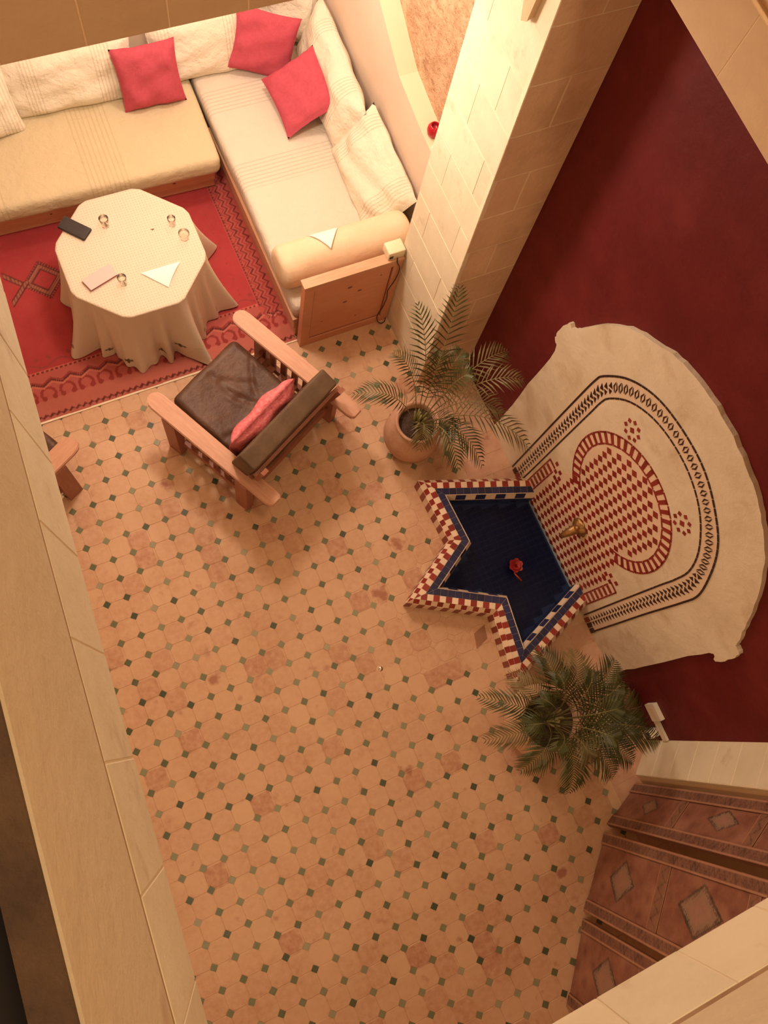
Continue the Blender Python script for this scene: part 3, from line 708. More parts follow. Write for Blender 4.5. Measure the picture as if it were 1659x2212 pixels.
# box and cable on the end panel
bx = thing('router_box', 'small cream box standing on the right end of the pine panel', 'box', (1.0, 1.765, .922))
softbox('case', (.135, .105, .085), .01, 'whitebox', bx, None, (2, 2, 2), objT=Matrix.Translation((0, .02, .0425)))
t = MB(); t.box((-.06, -.034, .02), (-.03, -.0325, .05)); t.build('port', 'blackplastic', bx)
t = MB(); pts = [(1.0, 1.722, .95), (1.005, 1.712, .90), (1.04, 1.712, .80), (1.03, 1.712, .66), (.99, 1.712, .52), (1.0, 1.712, .40), (.985, 1.712, .26), (.955, 1.712, .15), (.965, 1.70, .06), (1.0, 1.69, .025), (1.035, 1.70, .02), (1.045, 1.715, .06)]
sm = []
for i in range(len(pts) - 1):
    p0, p1, p2, p3 = (Vector(pts[max(i - 1, 0)]), Vector(pts[i]), Vector(pts[i + 1]), Vector(pts[min(i + 2, len(pts) - 1)]))
    for k in range(5):
        u = k / 5; sm.append(.5 * ((2 * p1) + (p2 - p0) * u + (2 * p0 - 5 * p1 + 4 * p2 - p3) * u * u + (3 * p1 - p0 - 3 * p2 + p3) * u ** 3))
t.tube(sm, .0042, 6); cb = t.build('power_cable', 'blackplastic', None, True); tag(cb, 'thin black cable hanging down the pine end panel', 'cable')

# ================================================================== CUSHIONS
def pin(name, label, wd, ht, th, c, x, y, m, seed=0, cat='cushion', group=None, pinch=.08, crease=.012):
    o = pillow(name, wd, ht, th, m, None, frame(c, x, y), seed, pinch, crease=crease); return tag(o, label, cat, group)
G1 = 'pink cushions on the sofas'
pin('throw_cushion', 'coral pink cushion leaning alone against the long cream sofa back', .50, .50, .15, (-.10, 3.94, .69), (1, -.06, .03), (.02, .30, .93), 'pink', 1, group=G1)
pin('throw_cushion', 'coral pink cushion in the corner between the two sofas', .52, .50, .15, (.86, 3.98, .70), (.90, -.38, -.20), (.32, .35, .88), 'pink', 2, group=G1)
pin('throw_cushion', 'coral pink cushion lying tilted against the white cushion on the daybed', .54, .50, .14, (.985, 3.50, .655), (.02, -.46, -.07), (.39, .16, .26), 'pink', 3, group=G1)
G2 = 'white striped back cushions on the sofas'
pin('back_cushion', 'big white striped cushion behind the pink one on the daybed', 1.12, .52, .22, (1.250, 3.52, .70), (-.08, -1, -.02), (.30, -.02, .95), 'cushion', 5, group=G2, pinch=.05, crease=.018)
pin('back_cushion', 'white striped cushion at the near end of the peach wall', .86, .56, .22, (1.235, 2.62, .66), (.0, -1, -.10), (.52, .02, .85), 'cushion', 6, group=G2, pinch=.04, crease=.022)
pin('back_cushion', 'cream striped cushion left of the lone pink cushion', 1.05, .48, .20, (-.68, 4.12, .66), (1, -.05, 0), (.0, .30, .95), 'cushion', 7, group=G2, pinch=.05)
pin('back_cushion', 'cream striped cushion between the pink cushions on the long sofa', .80, .50, .20, (.36, 4.12, .68), (1, -.03, 0), (.0, .30, .95), 'cushion', 8, group=G2, pinch=.05)
pin('back_cushion', 'rounded cream cushion end at the far left of the sofa', .75, .46, .20, (-1.48, 4.02, .64), (1, .08, 0), (.0, .45, .9), 'cushion', 9, group=G2, pinch=.05)
pin('back_cushion', 'cream cushion hidden in the sofa corner behind the pink one', .5, .46, .18, (1.16, 4.24, .70), (.8, -.6, 0), (.15, .25, .95), 'cushion', 10, group=G2, pinch=.05)

# ================================================================== TABLE
TC = Vector((-.733, 2.515)); TR = .535; TZ = .715
tb = thing('side_table', 'octagonal low wooden table hidden under the cream lace cloth', 'table', (TC.x, TC.y, .011))
t = MB(); t.prism([(.50 * math.cos(math.radians(22.4 + 45 * k)), .50 * math.sin(math.radians(22.4 + 45 * k))) for k in range(8)], .66, .695); t.build('tabletop', 'darkwood', tb)
for k in range(4):
    a = PI / 4 + k * PI / 2; t = MB(); x, y = .33 * math.cos(a), .33 * math.sin(a); t.box((x - .025, y - .025, 0), (x + .025, y + .025, .66)); t.build('leg', 'darkwood', tb)
def octr(th):
    a = ((math.degrees(th) - 22.4) % 45) - 22.5
    r = TR * math.cos(math.radians(22.5)) / math.cos(math.radians(a))
    return min(r, TR * .977) * .99 + .002
CORN = {0: 1.2, 1: .6, 2: .7, 3: .6, 4: 1.15, 5: .35, 6: 1.25, 7: 1.0}
def skirt(th, v):
    r = octr(th); a = math.degrees(th) - 22.4; k = int(round(a / 45)) % 8; d = (a + 22.5) % 45 - 22.5
    amp = CORN[k]; fl = math.exp(-(d / 6.5) ** 2) * .155 * amp
    sw = .032 * math.sin(th * 19 + k) * (1 - math.exp(-(d / 8) ** 2)) + .018 * math.sin(th * 33 + 2)
    r2 = r + (.045 + fl + sw) * v ** 1.15 - .012 * math.exp(-(d / 14) ** 2) * math.sin(v * PI)
    z = TZ - .695 * v * (1 - .018 * fl / .155) + .018 * math.sin(th * 8) * v ** 3 * .5
    return r2, max(z, .022)
nth = 288; rows = []
V = []; F = []
for r_ in [0.02, .2, .4, .6, .8, .93, .985]: rows.append([(r_ * octr(2 * PI * i / nth), TZ, 2 * PI * i / nth) for i in range(nth)])
for v_ in [0.004, .02, .05, .1, .17, .25, .34, .43, .52, .61, .70, .78, .86, .93, 1.0]:
    rw = []
    for i in range(nth):
        th = 2 * PI * i / nth
        r2, z = skirt(th, v_); rw.append((r2 + .004, z - .004 * min(1, v_ * 30), th))
    rows.append(rw)
for rw in rows:
    for r2, z, th in rw: V.append((r2 * math.cos(th), r2 * math.sin(th), z))
for a in range(len(rows) - 1):
    for i in range(nth): j = (i + 1) % nth; F.append((a * nth + i, (a + 1) * nth + i, (a + 1) * nth + j, a * nth + j))
F.append(tuple(range(nth)))
F = [tuple(reversed(f_)) if False else f_ for f_ in F]
tc = mesh('tablecloth', V, F, 'lace', None, True); tc.location = (TC.x, TC.y, 0)
tag(tc, 'cream lace tablecloth draped over the octagonal table in deep folds', 'tablecloth')
for k, (thd, vv, sz) in enumerate(((-120, .88, .05), (-137, .86, .036), (-93, .84, .038), (-78, .80, .042), (-158, .84, .026), (-32, .86, .026), (-52, .86, .026))):
    th = math.radians(thd)
    t = MB()
    for dx, dy, s_ in ((0, 0, .42), (.5, 0, .3), (-.5, 0, .3), (0, .35, .26), (0, -.35, .26)):
        vs = []
        for a, b in ((1, 0), (0, 1), (-1, 0), (0, -1)):
            th2 = th + (dx + a * s_) * sz / .6; v2 = vv + (dy + b * s_ * .8) * sz / .68
            r2, z = skirt(th2, v2); vs.append(((r2 + .009) * math.cos(th2), (r2 + .009) * math.sin(th2), z))
        t.add(vs, [(0, 1, 2, 3)])
    t.build('embroidery', 'embroid', tc)
# things on the table
Zt = TZ + .003
def book(name, pts, z, th, m, m2, label, cat):
    cx = sum(p[0] for p in pts) / 4; cy = sum(p[1] for p in pts) / 4
    e = thing(name, label, cat, (cx, cy, z)); q = [(p[0] - cx, p[1] - cy) for p in pts]
    t = MB(); t.prism([(a * .97, b * .97) for a, b in q], .003, th - .003); t.build('pages', m2, e)
    t = MB(); t.prism(q, th - .004, th); t.build('front_cover', m, e)
    t = MB(); t.prism(q, 0, .003); t.build('back_cover', m, e); return e
book('notebook', [(-.915, 2.455), (-1.132, 2.39), (-1.095, 2.293), (-.885, 2.355)], Zt, .022, 'pinkbook', 'pages', 'pale pink notebook lying on the lace tablecloth', 'notebook')
blk = thing('black_wallet', 'black oblong case lying half over the table edge by the long sofa', 'wallet', (-1.045, 2.805, Zt), math.radians(-48))
softbox('case_body', (.215, .105, .022), .006, 'black', blk, None, (4, 3, 1), objT=Matrix.Translation((0, 0, .0112)))
t = MB(); t.box((-.10, .0518, .009), (.10, .0532, .013)); t.build('zip', 'blackplastic', blk)
napkin('paper_napkin', [(-.735, 2.325), (-.43, 2.325), (-.585, 2.15)], Zt, 'white folded paper napkin lying on the table', None, .03)
def tumbler(x, y, r, h_, label):
    t = MB(); t.lathe([(.001, 0), (r * .8, 0), (r, h_), (r - .003, h_), (r * .8 - .003, .010), (.001, .010)], 28)
    o = t.build('drinking_glass', 'glass', None, True); o.location = (x, y, Zt); tag(o, label, 'glass', 'glasses on the table')
tumbler(-.835, 2.77, .034, .085, 'clear drinking glass nearest the black case on the table')
tumbler(-.340, 2.50, .040, .06, 'clear glass by the right edge of the table')
tumbler(-.870, 2.285, .032, .085, 'clear drinking glass beside the pink notebook')
tumbler(-.385, 2.63, .030, .08, 'clear drinking glass in the far right part of the table')
t = MB()
for k in range(7):
    a = random.uniform(0, 6.28); d = random.uniform(0, .014); x, y = -.53 + d * math.cos(a), 2.635 + d * math.sin(a)
    t.lathe([(.0005, .004), (.003, .003), (.0035, .001), (.0005, 0)], 6, T=Matrix.Translation((x, y, Zt)))
o = t.build('crumbs', 'iron', None); tag(o, 'brown crumbs in the middle right of the tablecloth', 'crumbs'); o['kind'] = 'stuff'

# ================================================================== ARMCHAIR
def crease(q):
    if q.z > 0:
        for (ax, ay, bx_, by_, dp, wd) in ((-.02, .36, .03, .10, .006, .022), (.03, .10, .12, -.20, .008, .024), (-.30, -.08, -.05, -.17, .009, .026), (-.05, -.17, .20, -.20, .009, .026), (.02, .28, .18, .10, .006, .02), (.30, .20, .12, .02, .006, .02), (-.24, -.24, .18, -.30, .008, .026)):
            d = dseg((q.x + .018 * math.sin(q.y * 14), q.y + .018 * math.sin(q.x * 11 + 1)), (ax, ay), (bx_, by_)); q.z -= dp * math.exp(-(d / wd) ** 2); q.z += dp * .45 * math.exp(-((d - wd * 2.2) / wd) ** 2)
    return q
def make_chair(loc, rz, label):
    e = thing('armchair', label, 'armchair', loc, rz, 'wooden armchairs with leather cushions')
    def pl(name, lo, hi, m='chairwood', T=None):
        t = MB(); t.box(lo, hi, T); return t.build(name, m, e)
    for sx in (-1, 1):
        x0 = sx * .445
        # arm: long board with a rounded front
        poly = [(x0 - .062, -.66), (x0 - .055, -.70), (x0 - .035, -.72), (x0 + .035, -.72), (x0 + .055, -.70), (x0 + .062, -.66), (x0 + .068, .38)] + [(x0 + .066 * math.cos(a), .40 + .066 * math.sin(a)) for a in [k * PI / 10 for k in range(11)]] + [(x0 - .068, .38)]
        t = MB(); t.prism(poly, .562, .585)
        n = len(poly); cx = x0; cy = -.15
        t.prism([(cx + (px - cx) * .93, cy + (py - cy) * .992) for px, py in poly], .585, .592, bottom=False); t.build('armrest', 'chairwood', e)
        for y0, y1 in ((.17, .29), (-.50, -.39)): pl('leg', (sx * .485 - .033, y0, 0), (sx * .485 + .033, y1, .5625), 'chairdark')
        pl('side_rail', (sx * .455 - .018, -.39, .13), (sx * .455 + .018, .17, .205), 'chairdark')
        pl('upper_rail', (sx * .455 - .018, -.39, .515), (sx * .455 + .018, .17, .562), 'chairdark')
        for k in range(5):
            y = .085 - k * .108; pl('slat', (sx * .438 - .010, y - .026, .16), (sx * .438 + .010, y + .026, .52), 'chairdark')
    pl('front_rail', (-.452, .19, .19), (.452, .225, .30), 'chairdark')
    pl('rear_rail', (-.452, -.46, .16), (.452, -.425, .27), 'chairdark')
    for k in range(6): pl('seat_slat', (-.42, -.40 + k * .11, .255), (.42, -.345 + k * .11, .278), 'chairdark')
    softbox('seat_cushion', (.67, .84, .155), .05, 'leather', e, None, (54, 60, 3), .012, 8, 5, sag=.04, fn=crease, objT=Matrix.Translation((0, -.03, .352)) @ Matrix.Rotation(math.radians(3), 4, 'X'))
    # back frame, leaning
    lean = Matrix.Translation((0, -.36, .305)) @ Matrix.Rotation(math.radians(15), 4, 'X')
    for k, z in enumerate((.10, .27, .44)):
        pl('back_rail', (-.44, -.045, z), (.44, -.02, z + .065), 'chairdark', lean)
    for sx in (-1, 1): pl('back_post', (sx * .40 - .025, -.075, -.08), (sx * .40 + .025, -.045, .58), 'chairdark', lean)
    softbox('back_cushion', (.87, .15, .56), .018, 'leather_top', e, None, (24, 4, 16), .004, 9, 6, objT=lean @ Matrix.Translation((-.01, .065, .30)))
    return e
S1 = Vector((.891, .454)); F1 = Vector((-.454, .891))
p = S1 * .24 + F1 * 1.30
ch1 = make_chair((p.x, p.y, 0), math.atan2(.454, .891), 'wooden armchair with brown leather cushions and a pink pillow, facing the table')
F2 = Vector((.88, .475)); S2 = Vector((.475, -.88)); p2 = Vector((-1.565, 1.335)) - S2 * .445 - F2 * .455
ch2 = make_chair((p2.x, p2.y, 0), math.atan2(S2.y, S2.x), 'wooden armchair mostly hidden under the left parapet, one armrest showing')
# pillow on chair 1
pm = Matrix.Translation((p.x, p.y, 0)) @ Matrix.Rotation(math.atan2(.454, .891), 4, 'Z')
o = pillow('chair_pillow', .66, .36, .16, 'pink2', None, pm @ Matrix.Translation((-.055, -.235, .62)) @ Matrix.Rotation(math.radians(97), 4, 'X') @ Matrix.Rotation(math.radians(2), 4, 'Z'), 4, .10)
tag(o, 'satin pink pillow standing against the back of the leather armchair', 'cushion')

# ================================================================== STAR FOUNTAIN
CEN = Vector((1.10, -.55))
def offset(P, d):
    """inward offset of the open polyline STAR; both ends stay on the wall x=1.5"""
    segs = []
    for i in range(len(P) - 1):
        a, b = Vector(P[i]), Vector(P[i + 1]); dd = (b - a).normalized(); n = Vector((-dd.y, dd.x))
        segs.append((a + n * d, dd))
    out = []
    def isect(p, r, q, s): 
        t_ = ((q - p).x * s.y - (q - p).y * s.x) / (r.x * s.y - r.y * s.x); return p + r * t_
    W, WD = Vector((1.5, 0)), Vector((0, 1))
    out.append(isect(segs[0][0], segs[0][1], W, WD))
    for i in range(len(segs) - 1): out.append(isect(segs[i][0], segs[i][1], segs[i + 1][0], segs[i + 1][1]))
    out.append(isect(segs[-1][0], segs[-1][1], W, WD)); return out
RZ = .200
st = thing('star_fountain', 'star shaped tiled fountain basin with red, cream and navy rim', 'fountain', (0, 0, 0))
S0 = [Vector(p) for p in STAR]; Sg = offset(STAR, .028); Sh = offset(STAR, .133); SI = offset(STAR, .158)
n = len(STAR)
t = MB()   # basin wall body
sgn_ok = inpoly((SI[3].x, SI[3].y), STAR)
v = [(q.x, q.y, 0) for q in S0] + [(q.x, q.y, .154) for q in S0] + [(q.x, q.y, RZ - .004) for q in Sg] + [(q.x, q.y, RZ - .004) for q in Sh] + [(q.x, q.y, .134) for q in SI] + [(q.x, q.y, .012) for q in SI]
f = []
for lv in range(5):
    for i in range(n - 1): a = lv * n + i; f.append((a, a + 1, a + 1 + n, a + n))
mesh('basin_wall', v, f, 'zgrout', st)
t = MB(); q = SI; t.prism([(p_.x, p_.y) for p_ in q], .004, .014); t.build('basin_bed', 'poolgrout', st)
def clip(poly, a, nn):
    out = []
    for i in range(len(poly)):
        p_, q_ = poly[i], poly[(i + 1) % len(poly)]; dp, dq = (p_ - a).dot(nn), (q_ - a).dot(nn)
        if dp >= 0: out.append(p_)
        if (dp >= 0) != (dq >= 0): out.append(p_ + (q_ - p_) * (dp / (dp - dq)))
    return out
def area(P): return abs(sum(P[i].x * P[(i + 1) % len(P)].y - P[(i + 1) % len(P)].x * P[i].y for i in range(len(P)))) / 2
def rimrow(d0, d1, step, cols, name, z0=RZ, z1=RZ, phase=0, gap=.0022, th=.006):
    A = offset(STAR, d0); B = offset(STAR, d1); cnt = phase
    for i in range(n - 1):
        a, b = A[i], A[i + 1]; a2, b2 = B[i], B[i + 1]; dd = (b - a).normalized(); nn = Vector((-dd.y, dd.x))
        ts = [0, (b - a).length, (a2 - a).dot(dd), (b2 - a).dot(dd)]; lo, hi = min(ts), max(ts); k = max(1, round((hi - lo) / step)); s_ = (hi - lo) / k
        m0 = (a2 - a); m0 = Vector((m0.y, -m0.x)); m0 = m0 if m0.dot(dd) > 0 else -m0
        m1 = (b2 - b); m1 = Vector((m1.y, -m1.x)); m1 = m1 if m1.dot(dd) < 0 else -m1
        m0.normalize(); m1.normalize()
        for j in range(k):
            g = gap / 2; x0, x1 = lo + j * s_ + g, lo + (j + 1) * s_ - g
            P = [a + dd * x0 + nn * g, a + dd * x1 + nn * g, a + dd * x1 + nn * (d1 - d0 - g), a + dd * x0 + nn * (d1 - d0 - g)]
            P = clip(P, a + m0 * g, m0); P = clip(P, b + m1 * g, m1) if len(P) > 2 else P
            if len(P) > 2 and area(P) > 1.2e-4:
                e = rr.uniform(-.001, .0006); m_ = len(P); hz = lambda q: z0 + (z1 - z0) * (q - a).dot(nn) / (d1 - d0) + e
                vs = [(q.x, q.y, hz(q) - th) for q in P] + [(q.x, q.y, hz(q)) for q in P]
                mesh(name, vs, [tuple(range(m_, 2 * m_))] + [(i_, (i_ + 1) % m_, m_ + (i_ + 1) % m_, m_ + i_) for i_ in range(m_)] + [tuple(range(m_ - 1, -1, -1))], cols[cnt % len(cols)], st)
            cnt += 1
rimrow(.001, .030, .047, ('zwhite', 'zred'), 'rim_tile', .158, RZ)
rimrow(.030, .078, .047, ('zred', 'zwhite'), 'rim_tile')
rimrow(.078, .130, .056, ('zblue',), 'navy_rim_tile')
rimrow(.131, .136, .15, ('zwhite',), 'pale_lip_line', RZ, RZ + .001)
rimrow(.136, .158, .078, ('zwhite', 'zblue'), 'lip_tile', RZ, .138)
# side facing tiles, three rows following the outer wall; joined
def side(P, rows, step, cols, name, nout, off=.003, gap=.003, stuff=True):
    t = MB(); mi = sorted({x_ for c_ in cols for x_ in c_}); r_ = 0
    for (z0, z1), cc in zip(rows, cols):
        cnt = r_; r_ += 1
        for i in range(n - 1):
            a, b = P[i], P[i + 1]; dd = (b - a).normalized(); nn = Vector((-dd.y, dd.x)) * nout; k = max(1, round((b - a).length / step)); s_ = (b - a).length / k
            for j in range(k):
                p0 = a + dd * (j * s_ + gap / 2); p1 = a + dd * ((j + 1) * s_ - gap / 2); o_ = nn * off
                vs = [(p0.x, p0.y, z0), (p1.x, p1.y, z0), (p1.x, p1.y, z1), (p0.x, p0.y, z1), (p0.x + o_.x, p0.y + o_.y, z0), (p1.x + o_.x, p1.y + o_.y, z0), (p1.x + o_.x, p1.y + o_.y, z1), (p0.x + o_.x, p0.y + o_.y, z1)]
                t.add(vs, [(4, 5, 6, 7), (0, 1, 5, 4), (1, 2, 6, 5), (2, 3, 7, 6), (3, 0, 4, 7)], mi.index(cc[cnt % len(cc)])); cnt += 1
    o = t.build(name, None, st, False, mi)
    if stuff: o['kind'] = 'stuff'
    return o
side(S0, [(.120, .155), (.082, .117), (.044, .079), (.006, .041)], .046, [('zwhite', 'zred'), ('zred', 'zwhite'), ('zwhite', 'zred'), ('zred', 'zwhite')], 'outer_face_tiles', -1)
side(SI, [(.098, .134), (.055, .095), (.014, .052)], .047, [('zblue', 'zblue'), ('zblue', 'zblue'), ('zblue', 'zblue')], 'inner_face_tiles', 1)
t = MB(); SIP = [(q_.x, q_.y) for q_ in SI]; gx = .047
k = 0
pt_me = None
for i in range(40):
    for j in range(40):
        x, y = .45 + i * gx, -1.40 + j * gx; 
        P = [Vector((x + a, y + b)) for a, b in ((.001, .001), (gx - .001, .001), (gx - .001, gx - .001), (.001, gx - .001))]
        if all(inpoly((q_.x, q_.y), SIP) for q_ in P) and x + gx < 1.498:
            t.prism([(q_.x, q_.y) for q_ in P], .012, .0165, bottom=False)
o = t.build('pool_floor_tiles', 'zblue_pool', st); o['kind'] = 'stuff'
wt = MB(); wt.prism([(p_.x, p_.y) for p_ in offset(STAR, .1615)], .018, .085); wo = wt.build('water', 'water', st)
# red flower
fl = thing('red_flower', 'red flower with a bent stem floating in the navy basin', 'flower', (1.135, -.60, .083))
t = MB()
for ring, (nr, rad, tilt) in enumerate(((6, .050, .25), (6, .038, .50), (4, .022, .9))):
    for k in range(nr):
        a = 2 * PI * k / nr + ring * .5; T = Matrix.Rotation(a, 4, 'Z') @ Matrix.Rotation(-tilt, 4, 'Y')
        vs = []; nn_ = 5
        for i in range(nn_):
            u = i / (nn_ - 1); wd = math.sin(u * PI * .8 + .25) * rad * .55
            for sg in (-1, 0, 1): vs.append(T @ Vector((u * rad * 1.25, sg * wd, .004 + .006 * u * (1 - abs(sg)) * -1 + .01 * u * u)))
        fs = [(i * 3 + j, (i + 1) * 3 + j, (i + 1) * 3 + j + 1, i * 3 + j + 1) for i in range(nn_ - 1) for j in range(2)]
        t.add(vs, fs)
t.build('petals', 'flower', fl, True)
t = MB(); t.tube([(-.02, -.02, .004), (-.030, -.055, .003), (-.020, -.085, .003), (-.004, -.125, .003)], .007, 6); t.build('stem', 'flower', fl, True)

# ================================================================== WALL MOSAIC PANEL (plane x = 1.50)
pn = thing('mosaic_panel', 'arched cream plaster panel with red diamond mosaic above the fountain', 'mosaic', (1.53, -.575, 0))
OFF = Vector((1.53, -.575, 0))
outl = [(.535, 0), (.512, .2), (.500, .9), (.497, 1.46), (.545, 1.52), (.560, 1.60), (.535, 1.765), (.483, 1.765), (.449, 1.85), (.345, 2.077), (.21, 2.279), (.043, 2.419), (-.104, 2.523), (-.278, 2.589), (-.473, 2.612), (-.702, 2.601), (-.884, 2.559), (-1.025, 2.496), (-1.193, 2.38), (-1.30, 2.27), (-1.416, 2.117), (-1.52, 1.93), (-1.590, 1.80), (-1.610, 1.765), (-1.655, 1.755), (-1.682, 1.62), (-1.677, 1.484), (-1.622, 1.475), (-1.630, .9), (-1.640, .3), (-1.660, 0)]
def smoothline(P, k):
    out = []
    for i in range(len(P) - 1):
        p0, p1, p2, p3 = P[max(i - 1, 0)], P[i], P[i + 1], P[min(i + 2, len(P) - 1)]
        for j in range(k):
            u = j / k; out.append(tuple(.5 * ((2 * p1[q]) + (p2[q] - p0[q]) * u + (2 * p0[q] - 5 * p1[q] + 4 * p2[q] - p3[q]) * u * u + (3 * p1[q] - p0[q] - 3 * p2[q] + p3[q]) * u ** 3) for q in (0, 1)))
    out.append(P[-1]); return out
so = smoothline(outl, 4)
XP = -.030   # local x of the mosaic face
def wallprism(mbx, P, x0, x1, mi=0):
    """P in (y,z) world; thickness from local x0 (back) to x1 (front, more negative)"""
    nq = len(P); ar = sum(P[i][0] * P[(i + 1) % nq][1] - P[(i + 1) % nq][0] * P[i][1] for i in range(nq))
    if ar > 0: P = P[::-1]
    vs = [(x0, y + .575, z) for y, z in P] + [(x1, y + .575, z) for y, z in P]
    fs = [tuple(range(nq, 2 * nq))] + [(i, (i + 1) % nq, nq + (i + 1) % nq, nq + i) for i in range(nq)]
    mbx.add(vs, fs, mi)
so2 = [(y, max(0, z)) for y, z in so]
rj = random.Random(2)
so2 = [(y + rj.uniform(-.006, .006), z + (rj.uniform(-.006, .006) if z > .02 else 0)) for y, z in so2]
t = MB(); wallprism(t, so2, .0, XP); t.build('plaster_surround', 'surround', pn)
ob = [(.150, 0), (.150, .5), (.150, 1.0), (.148, 1.5), (.144, 1.72), (.127, 1.83), (.007, 2.044), (-.163, 2.195), (-.355, 2.267), (-.589, 2.29), (-.773, 2.248), (-.975, 2.139), (-1.093, 2.027), (-1.195, 1.86), (-1.277, 1.66), (-1.289, 1.459), (-1.289, .958), (-1.295, .5), (-1.30, .0)]
ib = [(.012, 0), (.012, .5), (.014, 1.048), (.014, 1.5), (.014, 1.68), (-.005, 1.784), (-.101, 1.953), (-.257, 2.082), (-.445, 2.145), (-.655, 2.144), (-.857, 2.062), (-1.032, 1.894), (-1.125, 1.70), (-1.144, 1.5), (-1.144, 1.328), (-1.148, .9), (-1.152, .5), (-1.158, 0)]
obs, ibs = smoothline(ob, 12), smoothline(ib, 12)
t = MB(); wallprism(t, obs, XP, XP - .0015); t.build('border_field', 'zgrout', pn)
t = MB(); wallprism(t, ibs, XP - .0015, XP - .0025); t.build('inner_plaster', 'surround', pn)
def resample(P, step, a=0, b=0):
    L_ = [0]
    for i in range(len(P) - 1): L_.append(L_[-1] + math.dist(P[i], P[i + 1]))
    tot = L_[-1] - a - b; k = max(1, round(tot / step)); out = []; j = 0
    for i in range(k + 1):
        s_ = a + tot * i / k
        while j < len(L_) - 2 and L_[j + 1] < s_: j += 1
        u = (s_ - L_[j]) / max(1e-9, L_[j + 1] - L_[j]); out.append((P[j][0] + (P[j + 1][0] - P[j][0]) * u, P[j][1] + (P[j + 1][1] - P[j][1]) * u))
    return out
def dashes(P, step, wd, name, m, x0=-.0015):
    R = resample(P, step, .03, .03)
    for a, b in zip(R, R[1:]):
        a, b = Vector(a), Vector(b); d = (b - a); nn = Vector((-d.y, d.x)).normalized() * wd / 2; g = d * .05
        t = MB(); wallprism(t, [tuple(a + g - nn), tuple(b - g - nn), tuple(b - g + nn), tuple(a + g + nn)], XP + x0, XP - .0045); t.build(name, m, pn)
dashes(obs, .052, .013, 'black_tile', 'zblack'); dashes(ibs, .052, .012, 'black_tile', 'zblack')
# triangle rows between the black lines
t = MB()
No = 94
oo = resample(obs, 4.97 / No, .03, .03)
LI = resample(ibs, .004, .03, .03)
for i in range(len(oo)):
    o_ = Vector(oo[i]); f_ = i / (len(oo) - 1); q_ = Vector(LI[int(f_ * (len(LI) - 1))])
    ax = (q_ - o_); wv = Vector((-ax.y, ax.x)).normalized()
    if .36 < f_ < .66:
        for sg in (-1, 1):
            for s0, s1, w0, w1 in ((.50, .26, .020, .004), (.50, .74, .020, .004)):
                P_ = [o_ + ax * s0 + wv * sg * w0, o_ + ax * s1 + wv * sg * w1, o_ + ax * (s1 + (.10 if s1 < .5 else -.10)) + wv * sg * w1, o_ + ax * s0 + wv * sg * (w0 - .010)]
                wallprism(t, [tuple(p_) for p_ in P_], XP - .001, XP - .0045)
    else:
        for s0, s1, w_ in ((.50, .26, .0175), (.60, .80, .0150)):
            wallprism(t, [tuple(o_ + ax * s0 - wv * w_), tuple(o_ + ax * s1), tuple(o_ + ax * s0 + wv * w_)], XP - .001, XP - .0045)
o = t.build('black_triangles', 'zblack', pn); o['kind'] = 'stuff'
# horseshoe field
CY, CZ = -.567, 1.305
def arch(ry, rz, a0, a1, k): return [(CY + ry * math.cos(math.radians(a0 + (a1 - a0) * i / k)), CZ + rz * math.sin(math.radians(a0 + (a1 - a0) * i / k))) for i in range(k + 1)]
a_out = arch(.482, .545, -52, 232, 72); a_in = arch(.405, .455, -52, 232, 72)
field = [(-.03, .05), (-.03, .72), (-.10, .72), (-.10, .80), (-.17, .80)] + a_out[2:-2] + [(-.955, .80), (-1.02, .80), (-1.02, .72), (-1.09, .72), (-1.09, .05)]
t = MB(); wallprism(t, field, XP - .002, XP - .0035); t.build('mosaic_field', 'zwhite', pn)
def fieldpath(P, step, wd, name='red_tile', m='zred'):
    R = resample(P, step)
    for a, b in zip(R, R[1:]):
        a, b = Vector(a), Vector(b); d = b - a; nn = Vector((-d.y, d.x)).normalized() * wd / 2; g = d * .04
        t = MB(); wallprism(t, [tuple(a + g - nn), tuple(b - g - nn), tuple(b - g + nn), tuple(a + g + nn)], XP - .003, XP - .0055); t.build(name, m, pn)
fieldpath(a_out, .085, .012); fieldpath(a_in, .085, .012)
fieldpath([(-.028, .06), (-.028, .72)], .075, .012); fieldpath([(-.112, .06), (-.112, .66)], .075, .012)
fieldpath([(-1.088, .06), (-1.088, .72)], .075, .012); fieldpath([(-1.010, .06), (-1.010, .66)], .075, .012)
def cell(P):
    t = MB(); wallprism(t, P, XP - .003, XP - .0055); t.build('red_tile', 'zred', pn)
for i in range(0, 72, 2):
    q = [a_out[i], a_out[i + 1], a_in[i + 1], a_in[i]]; cc = (sum(p_[0] for p_ in q) / 4, sum(p_[1] for p_ in q) / 4)
    cell([(cc[0] + (a - cc[0]) * .92, cc[1] + (b - cc[1]) * .92) for a, b in q])
for side_ in ((-.103, -.037), (-1.080, -1.018)):
    for k in range(8): z0 = .085 + k * .076; cell([(side_[0], z0), (side_[1], z0), (side_[1], z0 + .036), (side_[0], z0 + .036)])
for y0, y1 in ((-.105, -.03), (-1.087, -1.01)):
    cell([(y0, .70), (y1, .70), (y1, .722), (y0, .722)])
for y0, z0 in ((-.155, .755), (-.125, .70), (-.185, .70), (-.155, .645), (-.965, .755), (-1.00, .70), (-.94, .70), (-.965, .645), (-.09, .775), (-1.03, .775)):
    cell([(y0 - .015, z0 - .02), (y0 + .015, z0 - .02), (y0 + .015, z0 + .02), (y0 - .015, z0 + .02)])
